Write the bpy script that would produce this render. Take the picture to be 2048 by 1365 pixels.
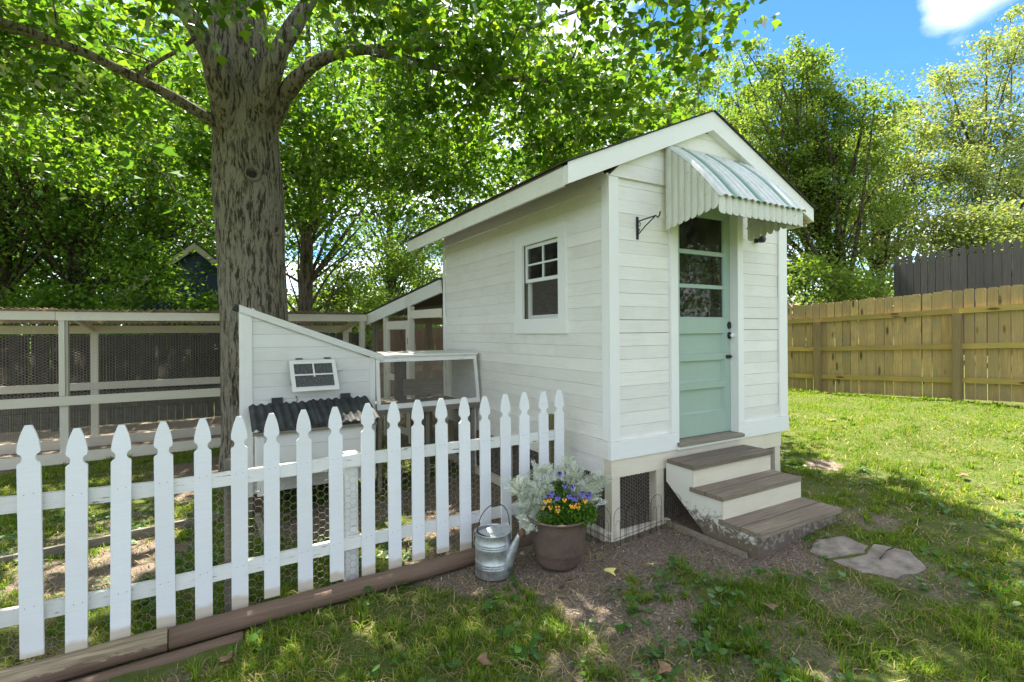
import bpy, math, random
import numpy as np
from mathutils import Matrix, Vector

R = math.radians
sc = bpy.context.scene
for o in list(bpy.data.objects):
    bpy.data.objects.remove(o, do_unlink=True)
rng = np.random.default_rng(7)
random.seed(7)

# ------------------------------------------------------------------ camera, sky, sun, exposure
CAMZ = 1.711
FPX, CX, HY, ROLL, TH = 1017.0, 1024.0, 663.5, R(0.44), R(30.08)
cam_d = bpy.data.cameras.new('camera')
cam = bpy.data.objects.new('camera', cam_d)
sc.collection.objects.link(cam)
cam_d.sensor_width = 36.0
cam_d.lens = 36.0 * FPX / 2048.0
cam_d.shift_y = -(682.5 - HY) / 2048.0
cam_d.clip_start, cam_d.clip_end = 0.05, 2000.0
cam.matrix_world = (Matrix.Translation((0, 0, CAMZ)) @ Matrix.Rotation(-TH, 4, 'Z')
                    @ Matrix.Rotation(R(90), 4, 'X') @ Matrix.Rotation(-ROLL, 4, 'Z'))
sc.camera = cam

SUN_AZ, SUN_EL = R(6.0), R(63.0)          # azimuth from +Y towards +X
SUN_STRENGTH, SKY_STRENGTH, EXPOSURE = 4.8, 0.15, 1.95
world = bpy.data.worlds.new('World')
sc.world = world
world.use_nodes = True
wn, wl = world.node_tree.nodes, world.node_tree.links
wn.clear()
w_out = wn.new('ShaderNodeOutputWorld')
w_bg = wn.new('ShaderNodeBackground')
w_sky = wn.new('ShaderNodeTexSky')
w_sky.sky_type = 'NISHITA'
w_sky.sun_disc = False
w_sky.sun_elevation, w_sky.sun_rotation = SUN_EL, SUN_AZ
w_sky.altitude, w_sky.air_density, w_sky.dust_density, w_sky.ozone_density = 300, 1.0, 0.1, 4.0
w_bg.inputs['Strength'].default_value = SKY_STRENGTH
w_tc = wn.new('ShaderNodeTexCoord')
w_sep = wn.new('ShaderNodeSeparateXYZ')
w_add = wn.new('ShaderNodeMath'); w_add.operation = 'ADD'; w_add.inputs[1].default_value = 0.18
w_div = wn.new('ShaderNodeVectorMath'); w_div.operation = 'DIVIDE'
w_comb = wn.new('ShaderNodeCombineXYZ')
w_off = wn.new('ShaderNodeVectorMath'); w_off.operation = 'ADD'
CLOUD_OFFSET = (2.35, 5.1, 0.0)
w_off.inputs[1].default_value = CLOUD_OFFSET
w_noise = wn.new('ShaderNodeTexNoise')
w_noise.inputs['Scale'].default_value = 1.6
w_noise.inputs['Detail'].default_value = 9.0
w_noise.inputs['Roughness'].default_value = 0.55
w_noise.inputs['Distortion'].default_value = 0.25
w_ramp = wn.new('ShaderNodeValToRGB')
w_ramp.color_ramp.elements[0].position = 0.33
w_ramp.color_ramp.elements[1].position = 0.74
w_mix = wn.new('ShaderNodeMix'); w_mix.data_type = 'RGBA'
CLOUD = 6.2
w_mix.inputs['B'].default_value = (CLOUD, CLOUD * 0.955, CLOUD * 0.87, 1)
wl.new(w_tc.outputs['Generated'], w_sep.inputs[0])
wl.new(w_sep.outputs['Z'], w_add.inputs[0])
for i in range(3):
    wl.new(w_add.outputs[0], w_comb.inputs[i])
wl.new(w_tc.outputs['Generated'], w_div.inputs[0])
wl.new(w_comb.outputs[0], w_div.inputs[1])
wl.new(w_div.outputs[0], w_off.inputs[0])
wl.new(w_off.outputs[0], w_noise.inputs['Vector'])


def sky_dir(px, py):
    u, v = (px - CX) / FPX, (HY - py) / FPX
    d = Vector((math.sin(TH) + math.cos(TH) * u, math.cos(TH) - math.sin(TH) * u, v))
    return d.normalized()


w_sum = w_noise.outputs['Fac']
# the cloud bank in view, the blue around it, the bright bank low behind the trees
for (px, py, rad, wgt) in ((1960, 5, 9, 0.0), (1835, 80, 6, 0.08), (2100, 60, 9, -0.03), (1990, 190, 7, -0.2), (1540, 90, 14, -0.32), (1690, 210, 9, -0.28), (1950, 270, 7, -0.2), (1700, 20, 6, -0.15)):
    dt = wn.new('ShaderNodeVectorMath'); dt.operation = 'DOT_PRODUCT'
    nrm_ = wn.new('ShaderNodeVectorMath'); nrm_.operation = 'NORMALIZE'
    wl.new(w_tc.outputs['Generated'], nrm_.inputs[0])
    wl.new(nrm_.outputs[0], dt.inputs[0])
    dt.inputs[1].default_value = sky_dir(px, py)
    mr = wn.new('ShaderNodeMapRange')
    mr.interpolation_type = 'SMOOTHSTEP'
    mr.inputs['From Min'].default_value = math.cos(R(rad))
    mr.inputs['From Max'].default_value = 1.0
    mr.inputs['To Max'].default_value = wgt
    wl.new(dt.outputs['Value'], mr.inputs['Value'])
    ad = wn.new('ShaderNodeMath'); ad.operation = 'ADD'
    wl.new(w_sum, ad.inputs[0])
    wl.new(mr.outputs[0], ad.inputs[1])
    w_sum = ad.outputs[0]
wl.new(w_sum, w_ramp.inputs[0])
w_tint = wn.new('ShaderNodeMix'); w_tint.data_type = 'RGBA'; w_tint.blend_type = 'MULTIPLY'
w_tint.inputs['Factor'].default_value = 1.0
w_tint.inputs['B'].default_value = (0.225, 0.385, 0.52, 1)
wl.new(w_ramp.outputs['Color'], w_mix.inputs['Factor'])
wl.new(w_sky.outputs[0], w_tint.inputs['A'])
wl.new(w_tint.outputs['Result'], w_mix.inputs['A'])
wl.new(w_mix.outputs['Result'], w_bg.inputs['Color'])
wl.new(w_bg.outputs[0], w_out.inputs[0])

sun_d = bpy.data.lights.new('sun', 'SUN')
sun_d.energy, sun_d.angle, sun_d.color = SUN_STRENGTH, R(0.53), (1.0, 0.93, 0.80)
sun = bpy.data.objects.new('sun', sun_d)
sc.collection.objects.link(sun)
sun.location = (0, 0, 40)
sdir = Vector((math.cos(SUN_EL) * math.sin(SUN_AZ), math.cos(SUN_EL) * math.cos(SUN_AZ), math.sin(SUN_EL)))
sun.rotation_euler = sdir.to_track_quat('Z', 'Y').to_euler()
vs = sc.view_settings
vs.view_transform, vs.look, vs.exposure, vs.gamma, vs.use_curve_mapping = 'Standard', 'None', EXPOSURE, 1.0, False
sc.cycles.max_bounces = 10
sc.cycles.diffuse_bounces = 6
sc.cycles.glossy_bounces = 3
sc.cycles.transmission_bounces = 8
sc.cycles.transparent_max_bounces = 8
sc.cycles.use_denoising = True
sc.cycles.sample_clamp_indirect = 4.0

# ------------------------------------------------------------------ photo pixel -> world helpers
_fwd = np.array([math.sin(TH), math.cos(TH), 0.0])
_rgt = np.array([math.cos(TH), -math.sin(TH), 0.0])
_up = np.array([0, 0, 1.0])
CAM = np.array([0, 0, CAMZ])


def ray(x, y):
    u, v = x - CX, HY - y
    c, s = math.cos(ROLL), math.sin(ROLL)
    return _fwd + _rgt * ((u * c + v * s) / FPX) + _up * ((-u * s + v * c) / FPX)


def onY(x, y, Y):
    d = ray(x, y)
    return CAM + d * (Y / d[1])


def onX(x, y, X):
    d = ray(x, y)
    return CAM + d * (X / d[0])


def atD(x, y, depth):
    return CAM + ray(x, y) * depth


def sstep(a, b, x):
    t = np.clip((x - a) / (b - a), 0, 1)
    return t * t * (3 - 2 * t)


_perm = np.random.default_rng(3).random((256, 256))


def vnoise(x, y):
    x = np.asarray(x, float); y = np.asarray(y, float)
    xi, yi = np.floor(x).astype(int), np.floor(y).astype(int)
    fx, fy = x - xi, y - yi
    fx, fy = fx * fx * (3 - 2 * fx), fy * fy * (3 - 2 * fy)
    p = lambda a, b: _perm[a & 255, b & 255]
    return ((p(xi, yi) * (1 - fx) + p(xi + 1, yi) * fx) * (1 - fy)
            + (p(xi, yi + 1) * (1 - fx) + p(xi + 1, yi + 1) * fx) * fy)


def fbm(x, y, o=4):
    s, a, t = 0, 0.5, 0
    for i in range(o):
        s = s + a * vnoise(np.asarray(x) * 2 ** i + 17.3 * i, np.asarray(y) * 2 ** i - 9.1 * i)
        t += a
        a *= 0.5
    return s / t


def gz(x, y):
    x = np.asarray(x, float); y = np.asarray(y, float)
    r = 0.068 * np.where(x < 1.3, 0, np.minimum(x, 10.8) - 1.3)
    r = r * (1 - 0.055 * np.clip(y - 3.5, 0, 5))
    z = -0.12 + r
    z = z + 0.75 * sstep(11.2, 13.5, x)
    z = z + 0.025 * (fbm(x * 0.9, y * 0.9, 3) - 0.5) * sstep(0.0, 1.0, np.hypot(x - 4.0, y - 5.0) - 2.2)
    return z


def G(px, py):
    d = ray(px, py)
    p = CAM + d * (-1.75 / d[2])
    for _ in range(12):
        p = CAM + d * ((gz(p[0], p[1]) - CAMZ) / d[2])
    return p


# ------------------------------------------------------------------ materials
def newmat(name):
    m = bpy.data.materials.new(name)
    m.use_nodes = True
    nt = m.node_tree
    return m, nt, nt.nodes['Principled BSDF'], nt.nodes['Material Output']


def N(nt, t, **kw):
    n = nt.nodes.new(t)
    for k, v in kw.items():
        if k in n.bl_rna.properties:
            setattr(n, k, v)
        else:
            n.inputs[k].default_value = v
    return n


def L(nt, a, b):
    nt.links.new(a, b)


def rgba(c):
    return (c[0], c[1], c[2], 1.0)


def coords(nt, scale=(1, 1, 1), rnd=True, kind='Object'):
    tc = N(nt, 'ShaderNodeTexCoord')
    mp = N(nt, 'ShaderNodeMapping')
    mp.inputs['Scale'].default_value = scale
    L(nt, tc.outputs[kind], mp.inputs['Vector'])
    if rnd:
        oi = N(nt, 'ShaderNodeObjectInfo')
        mu = N(nt, 'ShaderNodeVectorMath', operation='SCALE')
        mu.inputs[0].default_value = (37.0, 91.0, 53.0)
        L(nt, oi.outputs['Random'], mu.inputs['Scale'])
        L(nt, mu.outputs[0], mp.inputs['Location'])
    return mp.outputs['Vector']


def ramp(nt, fac, stops):
    r = N(nt, 'ShaderNodeValToRGB')
    e = r.color_ramp.elements
    e[0].position, e[0].color = stops[0][0], rgba(stops[0][1])
    e[1].position, e[1].color = stops[-1][0], rgba(stops[-1][1])
    for p, c in stops[1:-1]:
        k = e.new(p)
        k.color = rgba(c)
    L(nt, fac, r.inputs[0])
    return r.outputs['Color']


def mixc(nt, fac, a, b, mode='MIX'):
    m = N(nt, 'ShaderNodeMix', data_type='RGBA', blend_type=mode)
    for v, s in ((fac, 'Factor'), (a, 'A'), (b, 'B')):
        if isinstance(v, (int, float)):
            m.inputs[s].default_value = v
        elif isinstance(v, tuple):
            m.inputs[s].default_value = rgba(v)
        else:
            L(nt, v, m.inputs[s])
    return m.outputs['Result']


def noise(nt, vec, scale, detail=4, rough=0.55):
    n = N(nt, 'ShaderNodeTexNoise')
    n.inputs['Scale'].default_value = scale
    n.inputs['Detail'].default_value = detail
    n.inputs['Roughness'].default_value = rough
    L(nt, vec, n.inputs['Vector'])
    return n.outputs['Fac']


def bump(nt, h, strength, dist, bsdf):
    b = N(nt, 'ShaderNodeBump')
    b.inputs['Strength'].default_value = strength
    b.inputs['Distance'].default_value = dist
    L(nt, h, b.inputs['Height'])
    L(nt, b.outputs[0], bsdf.inputs['Normal'])


def paint(name, col, dirt=(0.42, 0.36, 0.27), axis='x', dirt_amt=0.35, rough=0.55, var=0.06, flake=None, bottom=None):
    """brushed paint on wood: faint grain, grime, per-piece variation"""
    m, nt, b, out = newmat(name)
    st = {'x': (1.2, 30, 30), 'y': (30, 1.2, 30), 'z': (30, 30, 1.2)}[axis]
    v1 = coords(nt, (1, 1, 1))
    v2 = coords(nt, st)
    grime = noise(nt, v1, 3.0, 6, 0.65)
    grain = noise(nt, v2, 4.0, 5, 0.6)
    g1 = ramp(nt, grime, [(0.48, (0, 0, 0)), (0.85, (1, 1, 1))])
    g2 = ramp(nt, grain, [(0.45, (0, 0, 0)), (0.75, (1, 1, 1))])
    f = mixc(nt, 0.45, g1, g2)
    fm = N(nt, 'ShaderNodeMath', operation='MULTIPLY')
    fm.inputs[1].default_value = dirt_amt
    L(nt, f, fm.inputs[0])
    c = mixc(nt, fm.outputs[0], col, dirt)
    oi = N(nt, 'ShaderNodeObjectInfo')
    dark = tuple(max(0, x * (1 - 2 * var)) for x in (1.0, 1.0, 0.99))
    vv = ramp(nt, oi.outputs['Random'], [(0.0, dark), (1.0, (1, 1, 1))])
    c = mixc(nt, 1.0, c, vv, 'MULTIPLY')
    if flake:                                   # bare wood showing through chipped paint
        fl = noise(nt, coords(nt, tuple(0.5 * s if s > 5 else s for s in st)), 5.0, 7, 0.7)
        ff = ramp(nt, fl, [(flake, (0, 0, 0)), (flake + 0.03, (1, 1, 1))])
        c = mixc(nt, ff, c, (0.20, 0.17, 0.13))
    if bottom:                                  # older unpainted coat along the foot of the board
        sp = N(nt, 'ShaderNodeSeparateXYZ')
        tc = N(nt, 'ShaderNodeTexCoord')
        L(nt, tc.outputs['Object'], sp.inputs[0])
        wv = noise(nt, v1, 14.0, 3)
        mm = N(nt, 'ShaderNodeMath', operation='MULTIPLY_ADD')
        mm.inputs[1].default_value = 0.05
        L(nt, wv, mm.inputs[0])
        L(nt, sp.outputs['Z'], mm.inputs[2])
        bf = ramp(nt, mm.outputs[0], [(bottom, (1, 1, 1)), (bottom + 0.03, (0, 0, 0))])
        c = mixc(nt, bf, c, mixc(nt, grime, (0.66, 0.60, 0.50), (0.50, 0.43, 0.33)))
    L(nt, c, b.inputs['Base Color'])
    b.inputs['Roughness'].default_value = rough
    h = N(nt, 'ShaderNodeMath', operation='ADD')
    L(nt, grain, h.inputs[0])
    L(nt, grime, h.inputs[1])
    bump(nt, h.outputs[0], 0.35, 0.0025, b)
    return m


def wood(name, c1, c2, c3=None, axis='z', rough=0.8, bmp=0.6, knots=False, moss=None):
    m, nt, b, out = newmat(name)
    st = {'x': (1.0, 22, 22), 'y': (22, 1.0, 22), 'z': (22, 22, 1.0)}[axis]
    v2 = coords(nt, st)
    v1 = coords(nt, (1, 1, 1))
    g = noise(nt, v2, 2.6, 7, 0.65)
    big = noise(nt, v1, 2.2, 4)
    c = ramp(nt, g, [(0.30, c1), (0.68, c2)])
    if c3:
        c = mixc(nt, ramp(nt, big, [(0.42, (0, 0, 0)), (0.68, (1, 1, 1))]), c, c3)
    if knots:
        ks = {'x': (1.9, 7, 7), 'y': (7, 1.9, 7), 'z': (7, 7, 1.9)}[axis]
        vo = N(nt, 'ShaderNodeTexVoronoi', feature='F1')
        vo.inputs['Scale'].default_value = 1.0
        L(nt, coords(nt, ks), vo.inputs['Vector'])
        kf = ramp(nt, vo.outputs['Distance'], [(0.10, (1, 1, 1)), (0.20, (0, 0, 0))])
        c = mixc(nt, kf, c, tuple(0.3 * x for x in c1))
    oi = N(nt, 'ShaderNodeObjectInfo')
    c = mixc(nt, 1.0, c, ramp(nt, oi.outputs['Random'], [(0, (0.72, 0.72, 0.74)), (1, (1.05, 1.03, 1.0))]), 'MULTIPLY')
    if moss:
        mf = noise(nt, v1, 5.5, 6, 0.7)
        c = mixc(nt, ramp(nt, mf, [(0.5, (0, 0, 0)), (0.72, (0.8, 0.8, 0.8))]), c, moss)
    L(nt, c, b.inputs['Base Color'])
    b.inputs['Roughness'].default_value = rough
    bump(nt, g, bmp, 0.006, b)
    return m


def leafmat(name, cols, trans=0.5, gloss=0.0, tcol=1.9):
    m, nt, b, out = newmat(name)
    nt.nodes.remove(b)
    gi = N(nt, 'ShaderNodeNewGeometry')
    stops = [(i / (len(cols) - 1), c) for i, c in enumerate(cols)]
    c = ramp(nt, gi.outputs['Random Per Island'], stops)
    big = noise(nt, coords(nt, (1, 1, 1)), 0.7, 2)
    c = mixc(nt, 1.0, c, ramp(nt, big, [(0.3, (0.75, 0.8, 0.75)), (0.7, (1.15, 1.1, 1.0))]), 'MULTIPLY')
    d = N(nt, 'ShaderNodeBsdfDiffuse')
    t = N(nt, 'ShaderNodeBsdfTranslucent')
    L(nt, c, d.inputs['Color'])
    L(nt, mixc(nt, 1.0, c, (tcol * 1.12, tcol * 1.12, tcol * 0.45), 'MULTIPLY'), t.inputs['Color'])
    mx = N(nt, 'ShaderNodeMixShader')
    mx.inputs[0].default_value = trans
    L(nt, d.outputs[0], mx.inputs[1])
    L(nt, t.outputs[0], mx.inputs[2])
    gl = N(nt, 'ShaderNodeBsdfGlossy')
    gl.inputs['Roughness'].default_value = 0.42
    gl.inputs['Color'].default_value = (0.9, 0.95, 0.9, 1)
    m2 = N(nt, 'ShaderNodeMixShader')
    fr = N(nt, 'ShaderNodeFresnel')
    fr.inputs['IOR'].default_value = 1.35
    mu = N(nt, 'ShaderNodeMath', operation='MULTIPLY')
    mu.inputs[1].default_value = gloss * 2.2
    L(nt, fr.outputs[0], mu.inputs[0])
    L(nt, mu.outputs[0], m2.inputs[0])
    L(nt, mx.outputs[0], m2.inputs[1])
    L(nt, gl.outputs[0], m2.inputs[2])
    L(nt, m2.outputs[0], out.inputs['Surface'])
    return m


def plain(name, col, rough=0.6, metal=0.0, nscale=12, var=0.25, bmp=0.15, spec=0.5):
    m, nt, b, out = newmat(name)
    n = noise(nt, coords(nt), nscale, 6, 0.65)
    c = ramp(nt, n, [(0.3, tuple(x * (1 - var) for x in col)), (0.7, tuple(min(1, x * (1 + var)) for x in col))])
    L(nt, c, b.inputs['Base Color'])
    b.inputs['Roughness'].default_value = rough
    b.inputs['Metallic'].default_value = metal
    b.inputs['Specular IOR Level'].default_value = spec
    bump(nt, n, bmp, 0.003, b)
    return m


def bark(name, c1, c2, c3, sc_=1.0, strength=1.0):
    """fine upright furrows, soft lichen bloom"""
    m, nt, b, out = newmat(name)
    v1 = coords(nt, (1, 1, 1), rnd=False)
    wob = N(nt, 'ShaderNodeVectorMath', operation='MULTIPLY_ADD')
    wn_ = N(nt, 'ShaderNodeTexNoise')
    wn_.inputs['Scale'].default_value = 3.0
    L(nt, v1, wn_.inputs['Vector'])
    L(nt, wn_.outputs['Color'], wob.inputs[0])
    wob.inputs[1].default_value = (0.10, 0.10, 0.0)
    L(nt, v1, wob.inputs[2])
    mp = N(nt, 'ShaderNodeMapping')
    mp.inputs['Scale'].default_value = (1, 1, 0.11)
    L(nt, wob.outputs[0], mp.inputs['Vector'])
    n1 = noise(nt, mp.outputs[0], 58 * sc_, 5, 0.75)
    n0 = noise(nt, mp.outputs[0], 24 * sc_, 3, 0.6)
    hm = N(nt, 'ShaderNodeMath', operation='ADD')
    L(nt, n1, hm.inputs[0])
    L(nt, n0, hm.inputs[1])
    c = ramp(nt, hm.outputs[0], [(0.87, tuple(0.6 * a for a in c1)), (0.98, tuple(0.6 * a + 0.4 * d for a, d in zip(c1, c2))), (1.12, c2)])
    li = noise(nt, v1, 2.4, 8, 0.72)
    c = mixc(nt, ramp(nt, li, [(0.48, (0, 0, 0)), (0.75, (0.55, 0.55, 0.55))]), c, c3)
    L(nt, c, b.inputs['Base Color'])
    b.inputs['Roughness'].default_value = 0.9
    b.inputs['Specular IOR Level'].default_value = 0.2
    bump(nt, hm.outputs[0], strength, 0.06, b)
    return m


M = {}
WHITE = (0.80, 0.81, 0.80)
M['siding'] = paint('white_siding_paint', (0.83, 0.82, 0.785), axis='y', dirt_amt=0.42, var=0.05)
M['siding_x'] = paint('white_siding_paint_front', (0.83, 0.82, 0.785), axis='x', dirt_amt=0.42, var=0.05)
M['trim'] = paint('white_trim_paint', (0.82, 0.83, 0.82), axis='z', dirt_amt=0.12, var=0.02)
M['trim_x'] = paint('white_trim_paint_long', (0.82, 0.83, 0.82), axis='x', dirt_amt=0.16, var=0.02, flake=0.735)
M['cream'] = paint('cream_foundation_paint', (0.74, 0.68, 0.55), axis='x', dirt_amt=0.5, var=0.05)
M['picket'] = paint('white_picket_paint', (0.83, 0.85, 0.88), axis='x', dirt_amt=0.22, var=0.035, bottom=0.10, flake=0.74)
M['rail'] = paint('chipped_rail_paint', (0.80, 0.80, 0.78), axis='x', dirt_amt=0.4, var=0.06, flake=0.61)
M['coop'] = paint('coop_white_paint', (0.76, 0.76, 0.73), axis='x', dirt_amt=0.35, var=0.05, flake=0.72)
M['coop_z'] = paint('coop_trim_paint', (0.78, 0.78, 0.75), axis='z', dirt_amt=0.3, var=0.05, flake=0.70)
M['runw'] = paint('run_white_paint', (0.78, 0.73, 0.62), axis='x', dirt_amt=0.4, var=0.08)
M['runz'] = paint('run_post_paint', (0.78, 0.74, 0.64), axis='z', dirt_amt=0.4, var=0.08)
M['door'] = paint('sage_green_door_paint', (0.335, 0.445, 0.385), dirt=(0.20, 0.27, 0.22), axis='z', dirt_amt=0.25, var=0.0, rough=0.42)
M['tread'] = wood('weathered_grey_tread', (0.095, 0.072, 0.050), (0.35, 0.29, 0.215), (0.19, 0.15, 0.108), axis='x', bmp=1.0)
M['fence_wood'] = wood('weathered_pine_fence', (0.33, 0.22, 0.09), (0.61, 0.44, 0.19), (0.40, 0.30, 0.14), axis='z', knots=True, moss=(0.27, 0.24, 0.15))
M['rail_wood'] = wood('pine_rail', (0.36, 0.25, 0.075), (0.56, 0.40, 0.115), (0.36, 0.30, 0.08), axis='y', knots=True)
M['post_wood'] = wood('pine_post', (0.22, 0.16, 0.07), (0.40, 0.30, 0.15), (0.30, 0.22, 0.11), axis='z')
M['raw_wood'] = wood('raw_wood', (0.22, 0.14, 0.07), (0.40, 0.28, 0.15), axis='z')
M['raw_wood_x'] = wood('raw_wood_long', (0.22, 0.14, 0.08), (0.42, 0.30, 0.17), axis='x')
M['grey_wood'] = wood('grey_old_wood', (0.14, 0.12, 0.09), (0.30, 0.27, 0.21), axis='x')
M['grey_wood_z'] = wood('grey_old_wood_upright', (0.14, 0.12, 0.09), (0.30, 0.27, 0.21), axis='z')
M['dark_fence'] = wood('charcoal_stained_fence', (0.032, 0.032, 0.033), (0.075, 0.074, 0.076), axis='z', bmp=0.4)
M['black_fence'] = wood('black_brown_fence', (0.009, 0.007, 0.006), (0.028, 0.022, 0.019), axis='z', bmp=0.4)
M['brown_fence'] = wood('brown_fence', (0.09, 0.05, 0.03), (0.20, 0.11, 0.06), axis='z')
M['log_paint'] = wood('brown_painted_timber', (0.115, 0.072, 0.050), (0.215, 0.145, 0.10), (0.15, 0.10, 0.07), axis='x', bmp=0.8)
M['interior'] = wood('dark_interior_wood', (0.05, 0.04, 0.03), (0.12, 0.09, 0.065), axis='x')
M['interior_pale'] = wood('interior_board', (0.10, 0.08, 0.06), (0.2, 0.16, 0.12), axis='x')  # paler wood for shelves, roof deck and rafters
M['gap'] = plain('dark_gap', (0.10, 0.095, 0.085), 0.9)
M['shingle'] = plain('asphalt_shingle', (0.045, 0.042, 0.04), 0.95, nscale=90, var=0.5, bmp=0.6)
M['brown_roof'] = plain('brown_shingle_roof', (0.26, 0.20, 0.16), 0.95, nscale=40, var=0.3)
M['dark_sheet'] = plain('dark_corrugated_sheet', (0.040, 0.042, 0.044), 0.75, nscale=9, var=0.6, bmp=0.4)
M['wire'] = plain('galvanised_wire', (0.46, 0.42, 0.36), 0.5, 0.3, var=0.3)
M['wire_dark'] = plain('dark_wire', (0.055, 0.05, 0.05), 0.6, 0.3)
M['black_iron'] = plain('black_iron', (0.018, 0.018, 0.02), 0.45, 0.2)
M['rust'] = plain('rusty_metal', (0.16, 0.085, 0.055), 0.8, 0.2, nscale=40)
M['bronze'] = plain('dark_bronze', (0.06, 0.045, 0.035), 0.4, 0.7)
M['glass_knob'] = plain('clear_knob', (0.75, 0.78, 0.8), 0.08, 0.0)
M['blue_wall'] = paint('navy_blue_siding', (0.018, 0.035, 0.09), dirt=(0.01, 0.02, 0.05), axis='x')
M['cream_trim'] = paint('cream_trim', (0.46, 0.42, 0.31), axis='x')
M['pot'] = None
M['bark_main'] = bark('maple_bark', (0.105, 0.088, 0.066), (0.37, 0.325, 0.255), (0.40, 0.385, 0.30), 1.0, 1.0)
M['bark_far'] = bark('tree_bark', (0.045, 0.034, 0.026), (0.16, 0.125, 0.095), (0.20, 0.18, 0.15), 0.8, 0.8)
M['knot'] = plain('bark_knot', (0.17, 0.14, 0.115), 0.9, nscale=25)
M['knot_dark'] = plain('bark_knot_hollow', (0.03, 0.022, 0.016), 0.95, nscale=30)
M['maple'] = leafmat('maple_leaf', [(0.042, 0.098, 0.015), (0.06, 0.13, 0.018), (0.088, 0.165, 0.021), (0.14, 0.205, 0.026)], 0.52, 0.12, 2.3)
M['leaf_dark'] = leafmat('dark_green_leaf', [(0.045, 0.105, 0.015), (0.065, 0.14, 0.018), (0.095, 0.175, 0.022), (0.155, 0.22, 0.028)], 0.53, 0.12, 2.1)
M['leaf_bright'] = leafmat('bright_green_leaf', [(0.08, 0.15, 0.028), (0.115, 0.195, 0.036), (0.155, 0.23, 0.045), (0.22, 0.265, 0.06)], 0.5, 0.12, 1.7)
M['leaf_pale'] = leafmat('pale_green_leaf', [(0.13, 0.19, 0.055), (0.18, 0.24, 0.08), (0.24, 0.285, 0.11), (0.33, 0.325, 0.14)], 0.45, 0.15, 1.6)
M['pine'] = leafmat('pine_needle', [(0.045, 0.09, 0.03), (0.07, 0.125, 0.035), (0.10, 0.16, 0.04)], 0.25, 0.08, 1.5)
M['grass'] = leafmat('grass_blade', [(0.07, 0.155, 0.022), (0.10, 0.20, 0.027), (0.13, 0.235, 0.032), (0.165, 0.26, 0.037), (0.20, 0.28, 0.044), (0.25, 0.295, 0.052), (0.34, 0.29, 0.12)], 0.42, 0.0, 1.5)
M['weed'] = leafmat('weed_leaf', [(0.05, 0.13, 0.03), (0.08, 0.18, 0.035), (0.12, 0.23, 0.05)], 0.4, 0.03, 1.4)
M['pansy_leaf'] = leafmat('pansy_leaf', [(0.04, 0.12, 0.015), (0.08, 0.18, 0.02), (0.14, 0.25, 0.03)], 0.4, 0.05, 1.4)
M['dusty'] = leafmat('silver_leaf', [(0.46, 0.51, 0.48), (0.64, 0.68, 0.65), (0.80, 0.82, 0.79)], 0.15, 0.0, 1.0)
M['purple'] = plain('violet_petal', (0.14, 0.13, 0.46), 0.7, nscale=60, var=0.3)
M['purple_dark'] = plain('dark_violet_petal', (0.03, 0.02, 0.10), 0.7, nscale=60)
M['yellow'] = plain('golden_petal', (0.80, 0.42, 0.02), 0.7, nscale=60, var=0.2)
M['maroon'] = plain('maroon_petal', (0.12, 0.03, 0.015), 0.7, nscale=60)
M['soil'] = plain('potting_soil', (0.035, 0.026, 0.02), 0.95, nscale=60, var=0.5)
M['flagstone'] = plain('flagstone', (0.235, 0.20, 0.165), 0.95, nscale=9, var=0.45, bmp=1.0)
M['dead_leaf'] = plain('dead_brown_leaf', (0.20, 0.12, 0.065), 0.85, nscale=30, var=0.35)
M['yellow_leaf'] = plain('yellow_leaf', (0.62, 0.58, 0.16), 0.7, nscale=40, var=0.15)
M['chips'] = plain('wood_chip', (0.19, 0.125, 0.085), 0.95, nscale=6, var=0.6)


def glass_mat():
    m, nt, b, out = newmat('old_window_glass')
    nt.nodes.remove(b)
    g = N(nt, 'ShaderNodeBsdfGlossy')
    g.inputs['Roughness'].default_value = 0.02
    t = N(nt, 'ShaderNodeBsdfTransparent')
    t.inputs['Color'].default_value = (0.82, 0.86, 0.83, 1)
    fr = N(nt, 'ShaderNodeFresnel')
    fr.inputs['IOR'].default_value = 1.5
    d = N(nt, 'ShaderNodeBsdfDiffuse')
    d.inputs['Color'].default_value = (0.5, 0.5, 0.45, 1)
    n = noise(nt, coords(nt), 7, 6, 0.7)
    df = ramp(nt, n, [(0.45, (0.02, 0.02, 0.02)), (0.8, (0.16, 0.16, 0.16))])
    m1 = N(nt, 'ShaderNodeMixShader')
    L(nt, df, m1.inputs[0])
    L(nt, t.outputs[0], m1.inputs[1])
    L(nt, d.outputs[0], m1.inputs[2])
    m2 = N(nt, 'ShaderNodeMixShader')
    L(nt, fr.outputs[0], m2.inputs[0])
    L(nt, m1.outputs[0], m2.inputs[1])
    L(nt, g.outputs[0], m2.inputs[2])
    L(nt, m2.outputs[0], out.inputs['Surface'])
    return m


M['glass'] = glass_mat()


def galv_mat():
    m, nt, b, out = newmat('galvanised_steel')
    vo = N(nt, 'ShaderNodeTexVoronoi')
    vo.inputs['Scale'].default_value = 45
    v = coords(nt)
    L(nt, v, vo.inputs['Vector'])
    n = noise(nt, v, 9, 6, 0.65)
    c = mixc(nt, 0.35, ramp(nt, n, [(0.3, (0.42, 0.45, 0.47)), (0.7, (0.68, 0.71, 0.73))]), vo.outputs['Distance'], 'SOFT_LIGHT')
    L(nt, c, b.inputs['Base Color'])
    b.inputs['Metallic'].default_value = 0.8
    L(nt, ramp(nt, n, [(0.3, (0.32, 0.32, 0.32)), (0.7, (0.6, 0.6, 0.6))]), b.inputs['Roughness'])
    bump(nt, n, 0.15, 0.004, b)
    return m


M['galv'] = galv_mat()


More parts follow.
